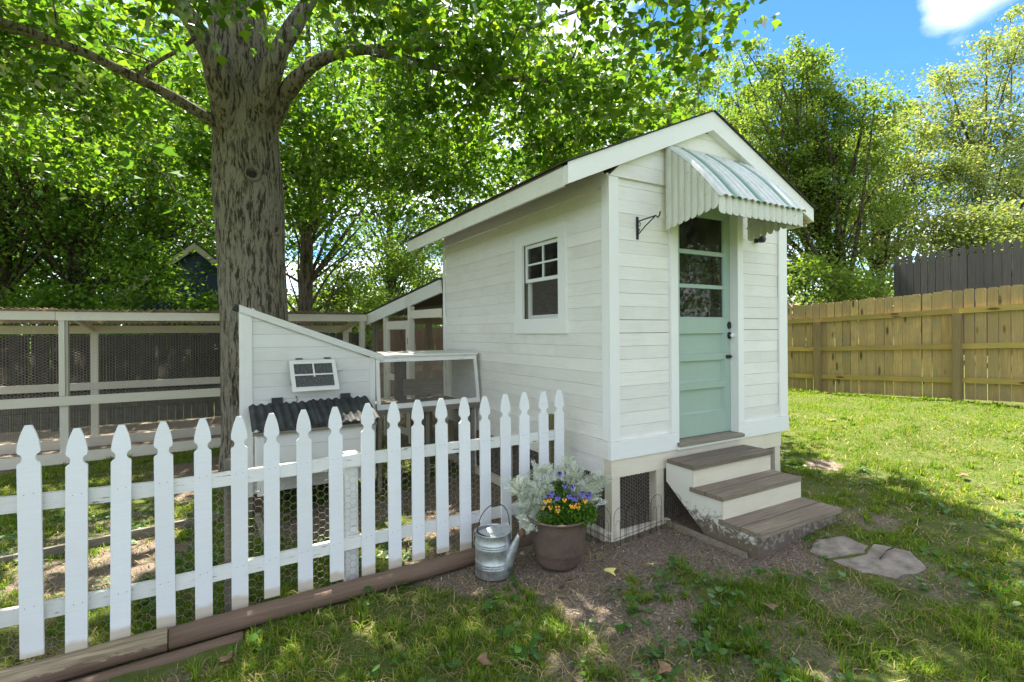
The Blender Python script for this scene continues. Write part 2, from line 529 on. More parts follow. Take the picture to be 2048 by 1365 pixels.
def pot_mat():
    m, nt, b, out = newmat('speckled_brown_resin')
    v = coords(nt)
    n = noise(nt, v, 160, 3, 0.7)
    n2 = noise(nt, v, 6, 5, 0.6)
    c = ramp(nt, n2, [(0.3, (0.085, 0.058, 0.045)), (0.7, (0.16, 0.115, 0.09))])
    sp = N(nt, 'ShaderNodeSeparateXYZ')
    tc = N(nt, 'ShaderNodeTexCoord')
    L(nt, tc.outputs['Object'], sp.inputs[0])
    low = ramp(nt, sp.outputs['Z'], [(0.02, (0.9, 0.9, 0.9)), (0.32, (0.12, 0.12, 0.12))])
    f = ramp(nt, n, [(0.58, (0, 0, 0)), (0.66, (1, 1, 1))])
    f = mixc(nt, 1.0, f, low, 'MULTIPLY')
    c = mixc(nt, f, c, (0.36, 0.30, 0.26))
    L(nt, c, b.inputs['Base Color'])
    b.inputs['Roughness'].default_value = 0.5
    bump(nt, n, 0.2, 0.002, b)
    return m


M['pot'] = pot_mat()


def awning_mat(name, col):
    m, nt, b, out = newmat(name)
    v = coords(nt)
    n = noise(nt, v, 38, 4, 0.6)
    n2 = noise(nt, coords(nt, (4, 4, 0.7)), 6, 5, 0.65)
    c = mixc(nt, ramp(nt, n2, [(0.4, (0, 0, 0)), (0.8, (0.55, 0.55, 0.55))]), col, (0.36, 0.35, 0.26))
    c = mixc(nt, ramp(nt, n, [(0.66, (0, 0, 0)), (0.72, (0.8, 0.8, 0.8))]), c, (0.10, 0.09, 0.075))
    L(nt, c, b.inputs['Base Color'])
    b.inputs['Roughness'].default_value = 0.4
    bump(nt, n2, 0.1, 0.003, b)
    return m


M['awn_white'] = awning_mat('awning_white_enamel', (0.66, 0.69, 0.68))
M['awn_green'] = awning_mat('awning_green_enamel', (0.13, 0.30, 0.235))
M['awn_side'] = awning_mat('awning_side_enamel', (0.62, 0.64, 0.57))


def sheet_mat():
    m, nt, b, out = newmat('tan_fibre_corrugated_sheet')
    n = noise(nt, coords(nt, (1, 1, 1)), 5, 6, 0.7)
    c = ramp(nt, n, [(0.3, (0.46, 0.40, 0.33)), (0.7, (0.66, 0.60, 0.52))])
    L(nt, c, b.inputs['Base Color'])
    b.inputs['Roughness'].default_value = 0.7
    t = N(nt, 'ShaderNodeBsdfTranslucent')
    t.inputs['Color'].default_value = (0.62, 0.53, 0.42, 1)
    mx = N(nt, 'ShaderNodeMixShader')
    mx.inputs[0].default_value = 0.35
    L(nt, b.outputs[0], mx.inputs[1])
    L(nt, t.outputs[0], mx.inputs[2])
    L(nt, mx.outputs[0], out.inputs['Surface'])
    return m


M['tan_sheet'] = sheet_mat()


def ground_mat():
    m, nt, b, out = newmat('ground')
    v = coords(nt, rnd=False)
    at = N(nt, 'ShaderNodeAttribute', attribute_name='soil')
    n1 = noise(nt, v, 9, 8, 0.7)
    n2 = noise(nt, v, 60, 5, 0.7)
    soil = ramp(nt, n2, [(0.3, (0.085, 0.066, 0.050)), (0.5, (0.19, 0.15, 0.115)), (0.72, (0.38, 0.31, 0.245))])
    turf = ramp(nt, n1, [(0.3, (0.065, 0.085, 0.025)), (0.5, (0.095, 0.12, 0.03)), (0.7, (0.16, 0.16, 0.06))])
    turf = mixc(nt, ramp(nt, n2, [(0.4, (0, 0, 0)), (0.7, (0.5, 0.5, 0.5))]), turf, (0.10, 0.13, 0.03))
    mm = N(nt, 'ShaderNodeMath', operation='MULTIPLY_ADD')
    mm.inputs[1].default_value = 0.5
    L(nt, n1, mm.inputs[0])
    L(nt, at.outputs['Fac'], mm.inputs[2])
    f = ramp(nt, mm.outputs[0], [(0.55, (0, 0, 0)), (0.85, (1, 1, 1))])
    L(nt, mixc(nt, f, turf, soil), b.inputs['Base Color'])
    b.inputs['Roughness'].default_value = 0.95
    b.inputs['Specular IOR Level'].default_value = 0.15
    h = N(nt, 'ShaderNodeMath', operation='ADD')
    L(nt, n1, h.inputs[0])
    L(nt, n2, h.inputs[1])
    bump(nt, h.outputs[0], 0.8, 0.02, b)
    return m


M['ground'] = ground_mat()

# ------------------------------------------------------------------ object helpers
ORG = {}


def org(o):
    return ORG.get(o.name, np.zeros(3)) if o is not None else np.zeros(3)


def link(o, parent=None):
    sc.collection.objects.link(o)
    if parent is not None:
        o.parent = parent


def thing(name, label, cat, loc=(0, 0, 0), group=None):
    o = bpy.data.objects.new(name, None)
    o.empty_display_size = 0.1
    o.location = loc
    link(o)
    ORG[o.name] = np.array(loc, float)
    tag(o, label, cat, group)
    return o


def tag(o, label=None, cat=None, group=None, kind=None):
    if label:
        o['label'] = label
    if cat:
        o['category'] = cat
    if group:
        o['group'] = group
    if kind:
        o['kind'] = kind
    return o


class MB:
    def __init__(s):
        s.v, s.f = [], []

    def add(s, verts, faces):
        n = len(s.v)
        s.v.extend([tuple(map(float, p)) for p in verts])
        s.f.extend([tuple(i + n for i in fc) for fc in faces])
        return s

    def box(s, x0, x1, y0, y1, z0, z1):
        v = [(x, y, z) for z in (z0, z1) for y in (y0, y1) for x in (x0, x1)]
        return s.add(v, [(0, 2, 3, 1), (4, 5, 7, 6), (0, 1, 5, 4), (2, 6, 7, 3), (0, 4, 6, 2), (1, 3, 7, 5)])

    def hexa(s, b, t):
        """b: four bottom corners (ccw from above), t: four top corners"""
        return s.add(list(b) + list(t), [(3, 2, 1, 0), (4, 5, 6, 7), (0, 1, 5, 4), (1, 2, 6, 5), (2, 3, 7, 6), (3, 0, 4, 7)])

    def beam(s, a, b, w, h, upv=(0, 0, 1)):
        """rectangular bar from a to b: width w sideways, height h along upv-ish"""
        a, b = np.array(a, float), np.array(b, float)
        d = b - a
        d /= np.linalg.norm(d)
        u = np.array(upv, float)
        sd = np.cross(d, u)
        sd /= np.linalg.norm(sd)
        u = np.cross(sd, d)
        q = [(-1, -1), (1, -1), (1, 1), (-1, 1)]
        A = [a + sd * (i * w / 2) + u * (j * h / 2) for i, j in q]
        B = [b + sd * (i * w / 2) + u * (j * h / 2) for i, j in q]
        return s.hexa(A, B)

    def prism(s, poly, o, U, V, W):
        """poly in (u,v) -> o+u*U+v*V, extruded by vector W"""
        o, U, V, W = (np.array(t, float) for t in (o, U, V, W))
        a = [o + U * p[0] + V * p[1] for p in poly]
        b = [p + W for p in a]
        n = len(a)
        return s.add(a + b, [tuple(range(n - 1, -1, -1)), tuple(range(n, 2 * n))] + [(i, (i + 1) % n, n + (i + 1) % n, n + i) for i in range(n)])

    def tube(s, path, rad, n=6, cap=True):
        P = np.array(path, float)
        k = len(P)
        rad = np.broadcast_to(np.array(rad, float), (k,))
        T = np.gradient(P, axis=0)
        T /= np.linalg.norm(T, axis=1)[:, None] + 1e-12
        ref = np.array([0, 0, 1.0]) if abs(T[0][2]) < 0.9 else np.array([1.0, 0, 0])
        u = np.cross(T[0], ref)
        u /= np.linalg.norm(u)
        vs_, fs = [], []
        ang = np.arange(n) * 2 * math.pi / n
        for i in range(k):
            u = u - T[i] * np.dot(u, T[i])
            u /= np.linalg.norm(u) + 1e-12
            w = np.cross(T[i], u)
            for a in ang:
                vs_.append(P[i] + rad[i] * (math.cos(a) * u + math.sin(a) * w))
        for i in range(k - 1):
            for j in range(n):
                a, b = i * n + j, i * n + (j + 1) % n
                fs.append((a, b, b + n, a + n))
        if cap:
            fs.append(tuple(range(n - 1, -1, -1)))
            fs.append(tuple(range((k - 1) * n, k * n)))
        return s.add(vs_, fs)

    def lathe(s, prof, c, n=32, sx=1.0, sy=1.0):
        vs_, fs = [], []
        for r, z in prof:
            for j in range(n):
                a = 2 * math.pi * j / n
                vs_.append((c[0] + r * math.cos(a) * sx, c[1] + r * math.sin(a) * sy, c[2] + z))
        for i in range(len(prof) - 1):
            for j in range(n):
                a, b = i * n + j, i * n + (j + 1) % n
                fs.append((a, b, b + n, a + n))
        return s.add(vs_, fs)

    def build(s, name, mat, parent=None, smooth=False, kind=None, label=None, origin=None):
        me = bpy.data.meshes.new(name)
        o_ = org(parent) if origin is None else np.array(origin, float)
        v = np.array(s.v) - o_
        me.from_pydata([tuple(p) for p in v], [], s.f)
        me.materials.append(M[mat] if isinstance(mat, str) else mat)
        if smooth:
            me.shade_smooth()
        me.update()
        o = bpy.data.objects.new(name, me)
        if parent is None and origin is not None:
            o.location = origin
        link(o, parent)
        ORG[o.name] = o_
        if kind:
            o['kind'] = kind
        if label:
            o['label'] = label
        return o


def npmesh(name, verts, tris, mat, parent=None, smooth=False, kind=None, origin=None):
    o_ = org(parent) if origin is None else np.array(origin, float)
    me = bpy.data.meshes.new(name)
    verts = np.asarray(verts, np.float32) - o_.astype(np.float32)
    tris = np.asarray(tris, np.int32)
    k = tris.shape[1]
    me.vertices.add(len(verts))
    me.vertices.foreach_set('co', verts.ravel())
    me.loops.add(tris.size)
    me.loops.foreach_set('vertex_index', tris.ravel())
    me.polygons.add(len(tris))
    me.polygons.foreach_set('loop_start', np.arange(0, tris.size, k, dtype=np.int32))
    if smooth:
        me.polygons.foreach_set('use_smooth', np.ones(len(tris), bool))
    me.materials.append(M[mat])
    me.update(calc_edges=True)
    o = bpy.data.objects.new(name, me)
    if parent is None and origin is not None:
        o.location = origin
    link(o, parent)
    ORG[o.name] = o_
    if kind:
        o['kind'] = kind
    return o


def box(name, mat, parent, x0, x1, y0, y1, z0, z1, **kw):
    return MB().box(x0, x1, y0, y1, z0, z1).build(name, mat, parent, **kw)


def hexwire(o, U, V, W, H, s, rad, clip=None, jit=0.0):
    """chicken wire: list of segments in plane o + u*U + v*V"""
    o, U, V = (np.array(t, float) for t in (o, U, V))
    r3 = math.sqrt(3) * s
    segs = []
    for i in range(-1, int(W / (1.5 * s)) + 2):
        for j in range(-1, int(H / r3) + 2):
            cx_, cy_ = 1.5 * s * i, r3 * (j + 0.5 * (i % 2))
            p = [(cx_ + s * math.cos(R(60 * k)), cy_ + s * math.sin(R(60 * k))) for k in range(6)]
            for a, b in ((p[0], p[1]), (p[1], p[2]), (p[5], p[0])):
                m_ = ((a[0] + b[0]) / 2, (a[1] + b[1]) / 2)
                if 0 <= m_[0] <= W and 0 <= m_[1] <= H and (clip is None or clip(*m_)):
                    segs.append((a, b))
    A = np.array([x[0] for x in segs])
    B = np.array([x[1] for x in segs])
    if jit:
        for Q in (A, B):
            q0 = Q.copy()
            Q[:, 0] += jit * (vnoise(q0[:, 0] * 6 + 5, q0[:, 1] * 6) - 0.5)
            Q[:, 1] += jit * (vnoise(q0[:, 0] * 6, q0[:, 1] * 6 + 31) - 0.5)
    Nn = np.cross(U, V)
    Nn /= np.linalg.norm(Nn)
    a3 = o + A[:, :1] * U + A[:, 1:] * V
    b3 = o + B[:, :1] * U + B[:, 1:] * V
    d = b3 - a3
    d /= np.linalg.norm(d, axis=1)[:, None]
    sd = np.cross(d, Nn)
    vs_, fs = [], []
    n = len(a3)
    for k in range(3):
        an = 2 * math.pi * k / 3
        off = rad * (math.cos(an) * sd + math.sin(an) * Nn)
        vs_.append(a3 + off)
        vs_.append(b3 + off)
    vv = np.concatenate(vs_)
    idx = np.arange(n)
    q = []
    for k in range(3):
        k2 = (k + 1) % 3
        q.append(np.stack([2 * k * n + idx, (2 * k + 1) * n + idx, (2 * k2 + 1) * n + idx, 2 * k2 * n + idx], 1))
    return vv, np.concatenate(q)


def gridwire(o, U, V, W, H, pitch, w):
    """square hardware cloth as crossing thin strips"""
    o, U, V = (np.array(t, float) for t in (o, U, V))
    Nn = np.cross(U, V)
    vs_, fs = [], []
    for i in range(int(W / pitch) + 1):
        u = i * pitch
        n = len(vs_)
        vs_ += [o + U * (u - w / 2), o + U * (u + w / 2), o + U * (u + w / 2) + V * H, o + U * (u - w / 2) + V * H]
        fs.append((n, n + 1, n + 2, n + 3))
    for j in range(int(H / pitch) + 1):
        v = j * pitch
        n = len(vs_)
        vs_ += [o + V * (v - w / 2) + Nn * 0.001, o + V * (v - w / 2) + U * W + Nn * 0.001,
                o + V * (v + w / 2) + U * W + Nn * 0.001, o + V * (v + w / 2) + Nn * 0.001]
        fs.append((n, n + 1, n + 2, n + 3))
    return np.array(vs_), np.array(fs)


def corrugated(o, U, V, W, Hh, pitch, amp, th, jag=0.0, sub=8):
    """solid corrugated sheet: waves along U (width W), ribs along V (length Hh)"""
    o, U, V = (np.array(t, float) for t in (o, U, V))
    Nn = np.cross(U, V)
    Nn /= np.linalg.norm(Nn)
    nu = max(2, int(W / pitch * sub))
    nv = 4
    top, bot = [], []
    for j in range(nv + 1):
        for i in range(nu + 1):
            u = W * i / nu
            v = Hh * j / nv
            h = amp * math.cos(2 * math.pi * u / pitch)
            p = o + U * u + V * v + Nn * h
            top.append(p)
            bot.append(p - Nn * th)
    n = len(top)
    fs = []
    r = nu + 1
    for j in range(nv):
        for i in range(nu):
            a = j * r + i
            fs.append((a, a + 1, a + r + 1, a + r))
            fs.append((n + a, n + a + r, n + a + r + 1, n + a + 1))
    for i in range(nu):
        fs.append((i, n + i, n + i + 1, i + 1))
        a = nv * r + i
        fs.append((a, a + 1, n + a + 1, n + a))
    for j in range(nv):
        a = j * r
        fs.append((a, a + r, n + a + r, n + a))
        a = j * r + nu
        fs.append((a, n + a, n + a + r, a + r))
    return MB().add(top + bot, fs)


# ------------------------------------------------------------------ ground
def graded(lo, hi, step, far):
    c = np.arange(lo, hi + 1e-6, step)
    g = step * np.cumprod(np.full(26, 1.33))
    out = np.cumsum(g)
    out = out[out < far]
    return np.concatenate([(lo - out)[::-1], c, hi + out])


SOILB = []      # (x, y, rx, ry, weight)


def soil_px(px, py, r, w=1.0, ry=None):
    p = G(px, py)
    SOILB.append((p[0], p[1], r, ry or r, w))


for a in ((1120, 1145, .62), (1000, 1135, .45), (1260, 1105, .55), (1180, 1215, .32), (1380, 1080, .55), (1300, 1190, .45, .7), (1450, 1120, .35), (1560, 1100, .35),
          (1330, 1250, .22, .7), (1480, 1340, .2, .5), (1640, 930, .22, 1.0), (1720, 1040, .3, .55), (1560, 1260, .3, .5), (880, 1140, .35, .9),
          (1850, 1150, .35, .5), (1650, 1330, .22, .5), (120, 1150, .4, .8), (260, 1120, .5, .9), (1700, 1200, .3, .5)):
    soil_px(*a[:3], w=a[3] if len(a) > 3 else 1.0)
SOILB += [(0.4, 7.7, 1.5, 1.3, 1.0), (2.2, 4.9, 0.8, 1.2, 1.1), (1.0, 5.2, 1.0, .45, .9)]


def soilmask(x, y):
    x = np.asarray(x, float); y = np.asarray(y, float)
    w = np.zeros_like(x)
    n = fbm(x * 2.3 + 3, y * 2.3, 4) - 0.5
    for bx_, by_, rx, ry, wt in SOILB:
        d = np.hypot((x - bx_) / rx, (y - by_) / ry) + n * 0.9
        w = np.maximum(w, wt * (1 - sstep(0.55, 1.25, d)))
    inside = (x > 2.7) & (x < 5.35) & (y > 3.1) & (y < 7.0)
    w = np.where(inside, 1.0, w)
    w = np.where((y > 9.45) & (x < 5.2), 1.0, w)
    w = np.where((x > 2.3) & (x < 5.3) & (y > 6.8), 1.0, w)
    # thin, patchy turf in the shade near the fence and steps
    thin = fbm(x * 1.1 - 7, y * 1.1 + 2, 4)
    near = 1 - sstep(5.2, 7.5, x + 0.25 * y)
    w = np.maximum(w, 0.55 * sstep(0.54, 0.68, thin) * near)
    return np.clip(w, 0, 1)


def make_ground():
    xs = graded(-6.0, 13.0, 0.09, 420)
    ys = graded(-2.0, 13.0, 0.09, 420)
    X, Y = np.meshgrid(xs, ys)
    Z = gz(X, Y)
    s = soilmask(X, Y)
    nearw = ((X > -6) & (X < 13) & (Y > -2) & (Y < 13))
    Z = Z + nearw * (fbm(X * 7, Y * 7, 3) - 0.5) * 0.022 - s * 0.012 * nearw
    v = np.stack([X, Y, Z], -1).reshape(-1, 3)
    w = len(xs)
    h = len(ys)
    idx = np.arange(w * h).reshape(h, w)
    q = np.stack([idx[:-1, :-1], idx[:-1, 1:], idx[1:, 1:], idx[1:, :-1]], -1).reshape(-1, 4)
    o = npmesh('ground', v, q, 'ground', smooth=True)
    at = o.data.attributes.new('soil', 'FLOAT', 'POINT')
    at.data.foreach_set('value', np.where(nearw, s, 0.15).ravel().astype(np.float32))
    o['kind'] = 'structure'
    return o


make_ground()

# ------------------------------------------------------------------ shed
SX, RX, FY, BY = 2.821, 5.305, 3.25, 6.84
PX, SL = 4.03, 0.44                          # ridge x and roof slope
PITCH = 0.1135


def roof_top(x):
    return 3.762 - SL * abs(x - PX)


def make_shed():
    S = thing('garden_shed', 'white gabled wooden shed with sage green half-glazed door and striped metal awning', 'shed', (SX, FY, 0.0))
    r = random.Random(3)
    WY0, WY1, WZ0, WZ1 = 3.99, 4.65, 1.84, 2.62      # side window opening
    OY0, OY1, OZ0, OZ1 = 3.865, 4.80, 1.72, 2.74     # its casing
    z0 = 0.785
    # backing walls with real openings
    w = MB()
    xi, xo = SX + 0.075, SX + 0.04
    w.box(xo, xi, FY + 0.06, WY0, 0.63, 3.05).box(xo, xi, WY1, BY - 0.03, 0.63, 3.05)
    w.box(xo, xi, WY0, WY1, 0.63, WZ0).box(xo, xi, WY0, WY1, WZ1, 3.05)
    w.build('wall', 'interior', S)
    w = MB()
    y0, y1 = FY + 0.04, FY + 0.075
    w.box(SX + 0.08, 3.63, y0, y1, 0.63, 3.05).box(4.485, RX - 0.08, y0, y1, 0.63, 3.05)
    w.box(3.63, 4.485, y0, y1, 2.92, 3.05)
    w.prism([(SX + 0.02, 3.051), (RX - 0.02, 3.051), (PX, 3.60)], (0, y0, 0), (1, 0, 0), (0, 0, 1), (0, y1 - y0, 0))
    w.build('wall', 'interior', S)
    # right wall with its own window, back wall, floor
    rwy0, rwy1, rwz0, rwz1 = 4.25, 5.35, 2.02, 2.52
    w = MB()
    a, b = RX - 0.075, RX - 0.02
    w.box(a, b, FY + 0.04, rwy0, 0.63, 3.05).box(a, b, rwy1, BY - 0.03, 0.63, 3.05)
    w.box(a, b, rwy0, rwy1, 0.63, rwz0).box(a, b, rwy0, rwy1, rwz1, 3.05)
    w.build('wall', 'interior', S)
    m = MB()
    m.box(a + .01, a + .04, 4.78, 4.82, rwz0, rwz1).box(a + .012, a + .038, rwy0, rwy1, 2.26, 2.29)
    m.build('muntin', 'interior', S)
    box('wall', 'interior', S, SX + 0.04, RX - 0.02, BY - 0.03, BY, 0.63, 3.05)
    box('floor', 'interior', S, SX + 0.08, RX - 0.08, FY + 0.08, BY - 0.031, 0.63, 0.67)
    box('shelf', 'interior_pale', S, SX + 0.2, RX - 0.25, BY - 0.45, BY - 0.035, 1.55, 1.59)
    # side siding, plank by plank
    nb = int((3.02 - z0) / PITCH)
    for i in range(nb + 1):
        za = z0 + i * PITCH
        zb = min(za + PITCH - 0.0017, 3.0)
        if zb - za < 0.03:
            continue
        runs = [(FY + 0.095, BY - 0.045)]
        if zb > OZ0 and za < OZ1 - 0.01:
            if za >= OZ0 - 0.03 and zb <= OZ1 + 0.06:
                runs = [(FY + 0.095, OY0 + 0.01), (OY1 - 0.01, BY - 0.045)]
        if i == 1:
            runs = [(FY + 0.095, 4.05), (4.053, BY - 0.045)]
        cut = []
        for (ya, yb) in runs:                 # butt joints between shorter lengths
            if yb - ya > 1.5 and r.random() < 0.45:
                ym = r.choice((4.05, 4.35, 5.2, 5.9)) + r.uniform(-.06, .06)
                cut += [(ya, ym - .001), (ym + .001, yb)] if ya + .3 < ym < yb - .3 else [(ya, yb)]
            else:
                cut.append((ya, yb))
        for (ya, yb) in cut:
            d = r.uniform(-0.0022, 0.0022)
            MB().box(SX + 0.02 + d, SX + 0.038, ya, yb, za, zb).build('siding_board', 'siding', S)
    # front siding left and right of the door
    for (xa, xb) in ((SX + 0.105, 3.536), (4.562, 5.168)):
        for i in range(int((3.0 - z0) / PITCH) + 1):
            za = z0 + i * PITCH + (0.02 if xa > 4 and i else 0)
            zb = min(z0 + (i + 1) * PITCH + (0.02 if xa > 4 else 0) - (0.0022 if i not in (7, 8) else 0.005), 3.004)
            if zb - za < 0.03:
                continue
            d = r.uniform(-0.0022, 0.0022)
            MB().box(xa, xb, FY + 0.02 + d, FY + 0.038, za, zb).build('siding_board', 'siding_x', S)
    # gable boards, proud of the wall below
    za = 3.005
    while za < 3.55:
        zb = min(za + 0.127, 3.575)
        def half(z):
            return (3.60 - z) / SL
        xl0, xl1 = max(SX + 0.004, PX - half(za)), max(SX + 0.004, PX - half(zb - .002))
        xr0, xr1 = min(RX - 0.004, PX + half(za)), min(RX - 0.004, PX + half(zb - .002))
        MB().prism([(xl0, za), (xr0, za), (xr1, zb - 0.002), (xl1, zb - 0.002)], (0, FY - 0.008, 0), (1, 0, 0), (0, 0, 1), (0, 0.045, 0)).build('gable_board', 'siding_x', S)
        za = zb
    # corner boards, skirt and frame
    box('corner_board', 'trim', S, SX, SX + 0.105, FY - 0.002, FY + 0.018, 0.786, 3.004)
    box('corner_board', 'trim', S, SX - 0.002, SX + 0.018, FY + 0.0185, FY + 0.095, 0.786, 3.03)
    box('corner_board', 'trim', S, RX - 0.138, RX, FY - 0.002, FY + 0.018, 0.786, 3.004)
    box('corner_board', 'trim', S, SX - 0.002, SX + 0.018, BY - 0.045, BY + 0.01, 0.786, 3.03)
    box('corner_board', 'trim', S, RX - 0.02, RX, FY + 0.0185, FY + 0.11, 0.786, 3.03)
    for xa, xb in ((SX - 0.004, 3.628), (4.478, RX + 0.004)):
        box('skirt_board', 'trim_x', S, xa, xb, FY - 0.008, FY + 0.03, 0.63, 0.784)
    box('skirt_board', 'siding', S, SX - 0.005, SX + 0.03, FY + 0.031, BY, 0.63, 0.783)
    box('sill_beam', 'cream', S, SX + 0.012, RX - 0.115, FY + 0.006, FY + 0.10, 0.475, 0.628)
    box('sill_beam', 'siding', S, SX + 0.004, SX + 0.10, FY + 0.101, BY, 0.475, 0.628)
    for i in range(14):                       # right wall boards
        za = z0 + i * 0.16
        box('siding_board', 'siding', S, RX - 0.018, RX - 0.002, FY + 0.112, rwy0 if 1.9 < za < 2.5 else BY, za, za + 0.157)
    # foundation posts and ground frame
    for (xa, xb, ya, yb) in ((2.84, 2.93, 3.262, 3.35), (3.357, 3.447, 3.262, 3.35), (5.09, 5.18, 3.262, 3.35),
                             (2.83, 2.92, 5.05, 5.14), (2.83, 2.92, 6.72, 6.81), (5.09, 5.18, 6.72, 6.81)):
        box('foundation_post', 'cream', S, xa, xb, ya, yb, gz(xa, ya) - 0.05, 0.474)
    box('ground_sill', 'cream', S, 2.78, 3.47, 3.205, 3.26, -0.06, 0.035)
    box('ground_sill', 'cream', S, 2.755, 2.83, 3.262, 6.8, -0.12, 0.03)
    v, q = hexwire((2.93, 3.27, 0.0), (1, 0, 0), (0, 0, 1), 0.43, 0.475, 0.0185, 0.0014)
    npmesh('wire_netting', v, q, 'wire', S, kind='stuff')
    v, q = hexwire((2.845, 3.35, 0.0), (0, 1, 0), (0, 0, 1), 3.4, 0.475, 0.0185, 0.0012)
    npmesh('wire_netting', v, q, 'wire', S, kind='stuff')
    v, q = hexwire((3.45, 3.27, 0.0), (1, 0, 0), (0, 0, 1), 1.6, 0.475, 0.0185, 0.0012)
    npmesh('wire_netting', v, q, 'wire', S, kind='stuff')
    # ---- side window
    wn_ = MB()
    xa, xb = SX + 0.0, SX + 0.03
    W = box('window', 'trim', S, xa, xb, OY0, WY0, OZ0 + 0.121, OZ1)                     # casing post, then the rest of the window
    box('casing', 'trim', W, xa, xb, WY1, OY1, OZ0 + 0.121, OZ1)
    box('casing', 'trim_x', W, xa + .001, xb, WY0, WY1, WZ1, OZ1 - 0.001)
    box('sill', 'trim_x', W, xa - 0.012, xb, OY0 - 0.01, OY1 + 0.01, OZ0 - 0.032, OZ0 + 0.12)
    zm = 2.225
    xs0, xs1 = SX + 0.045, SX + 0.072
    f = MB()
    f.box(xs0, xs1, WY0, WY0 + 0.03, zm, WZ1).box(xs0, xs1, WY1 - 0.035, WY1, zm, WZ1)
    f.box(xs0, xs1, WY0 + .03, WY1 - .035, WZ1 - 0.035, WZ1).box(xs0 - .006, xs1, WY0 + .03, WY1 - .035, zm, zm + 0.035)
    f.build('upper_sash', 'trim', W)
    f = MB()
    f.box(xs0 + .002, xs1, 4.31, 4.328, zm + .035, WZ1 - .035).box(xs0 + .004, xs1, WY0 + .03, WY1 - .035, 2.405, 2.423)
    f.build('muntin', 'trim', W)
    for (pa, pb) in ((WY0 + .03, 4.309), (4.329, WY1 - .035)):
        for (qa, qb) in ((zm + .036, 2.404), (2.424, WZ1 - .036)):
            box('pane', 'glass', W, xs0 + 0.012, xs0 + 0.016, pa, pb, qa, qb)
    f = MB()
    f.box(xs0 + .03, xs1 + .03, WY0, WY0 + 0.03, WZ0, zm).box(xs0 + .03, xs1 + .03, WY1 - 0.045, WY1, WZ0, zm)
    f.box(xs0 + .03, xs1 + .03, WY0 + .03, WY1 - .045, WZ0, WZ0 + 0.04)
    f.build('lower_sash', 'trim', W)
    v, q = gridwire((SX + 0.04, WY0, WZ0), (0, 1, 0), (0, 0, 1), WY1 - WY0, zm - WZ0, 0.0127, 0.0011)
    npmesh('hardware_cloth', v, q, 'wire', W, kind='stuff')
    # ---- door
    Y = 3.33
    xl, xr, gl, gr = 3.632, 4.468, 3.745, 4.38
    D = MB()
    D.box(xl, gl, Y, Y + 0.04, 0.70, 2.905).box(gr, xr, Y, Y + 0.04, 0.70, 2.905)
    rails = [(0.70, 0.905), (1.145, 1.208), (1.417, 1.48), (1.678, 1.823), (2.114, 2.137), (2.437, 2.465), (2.80, 2.905)]
    for za, zb in rails:
        D.box(gl, gr, Y + 0.0005, Y + 0.04, za, zb)
    Do = D.build('door', 'door', S, label='sage green door with three panes over three panels')
    for za, zb in ((0.906, 1.144), (1.209, 1.416), (1.481, 1.677)):
        p = MB().box(gl + .001, gr - .001, Y + 0.030, Y + 0.0395, za, zb)
        # sloped lower bead catching the light
        p.prism([(0, 0), (0.029, 0), (0.029, 0.020)], (gl + .001, Y + 0.001, za + 0.0), (0, 1, 0), (0, 0, 1), (gr - gl - .002, 0, 0))
        p.prism([(0, 0), (0.029, 0), (0.0285, 0.02)], (gr - .001, Y + 0.001, za), (0, 1, 0), (-1, 0, 0), (0, 0, zb - za))
        p.build('panel', 'door', Do)
    for za, zb in ((1.824, 2.113), (2.138, 2.436), (2.466, 2.799)):
        box('pane', 'glass', Do, gl + .001, gr - .001, Y + 0.018, Y + 0.022, za, zb)
        e = MB()
        e.box(gr - 0.014, gr - .001, Y + 0.004, Y + 0.017, za, zb).box(gl + .001, gr - 0.0145, Y + 0.004, Y + 0.017, za, za + 0.012)
        e.build('glazing_bead', 'door', Do)
    dk = MB()
    for zc, rr in ((1.757, 0.031), (1.655, 0.03)):
        ring = [(math.cos(t) * rr * 0.85, math.sin(t) * rr * 1.15) for t in np.linspace(0, 2 * math.pi, 20, endpoint=False)]
        dk.prism(ring, (4.448, Y - 0.012, zc), (1, 0, 0), (0, 0, 1), (0, 0.0115, 0))
    dk.build('lock_plate', 'black_iron', Do)
    kn = MB().lathe([(0.004, -0.05), (0.009, -0.045), (0.009, -0.02), (0.022, -0.014), (0.026, 0.0), (0.02, 0.012), (0.003, 0.015)], (0, 0, 0), 16)
    kn.v = [(4.448 + p[0], Y - 0.045 - p[2] * 0.9, 1.655 + p[1]) for p in kn.v]
    kn.build('knob', 'glass_knob', Do, smooth=True)
    lt = MB().box(4.40, 4.462, Y - 0.012, Y - 0.0005, 1.425, 1.46).tube([(4.395, Y - .015, 1.443), (4.50, Y - .015, 1.443)], 0.007, 8)
    lt.build('bolt', 'bronze', Do)
    box('door_casing', 'trim', S, 3.537, 3.631, FY - 0.006, FY + 0.036, 0.786, 2.99)
    box('door_casing', 'trim', S, 4.488, 4.561, FY - 0.006, FY + 0.036, 0.786, 2.99)
    box('door_jamb', 'trim', S, 3.612, 3.6305, FY + 0.037, FY + 0.13, 0.70, 2.96)
    box('door_jamb', 'trim', S, 4.470, 4.487, FY - 0.01, FY + 0.13, 0.672, 2.96)
    box('door_head', 'trim', S, 3.632, 4.469, FY + 0.037, FY + 0.12, 2.908, 2.97)
    th = MB().prism([(3.20, 0.655), (3.36, 0.672), (3.36, 0.695), (3.245, 0.692), (3.20, 0.682)], (3.60, 0, 0), (0, 1, 0), (0, 0, 1), (0.905, 0, 0))
    th.build('threshold', 'grey_wood', S)
    th = MB().box(3.59, 4.52, 3.215, 3.238, 0.632, 0.654)
    th.build('threshold', 'trim_x', S)
    # ---- roof
    ya, yb = 3.165, 7.0
    ends = (2.345, 5.675)
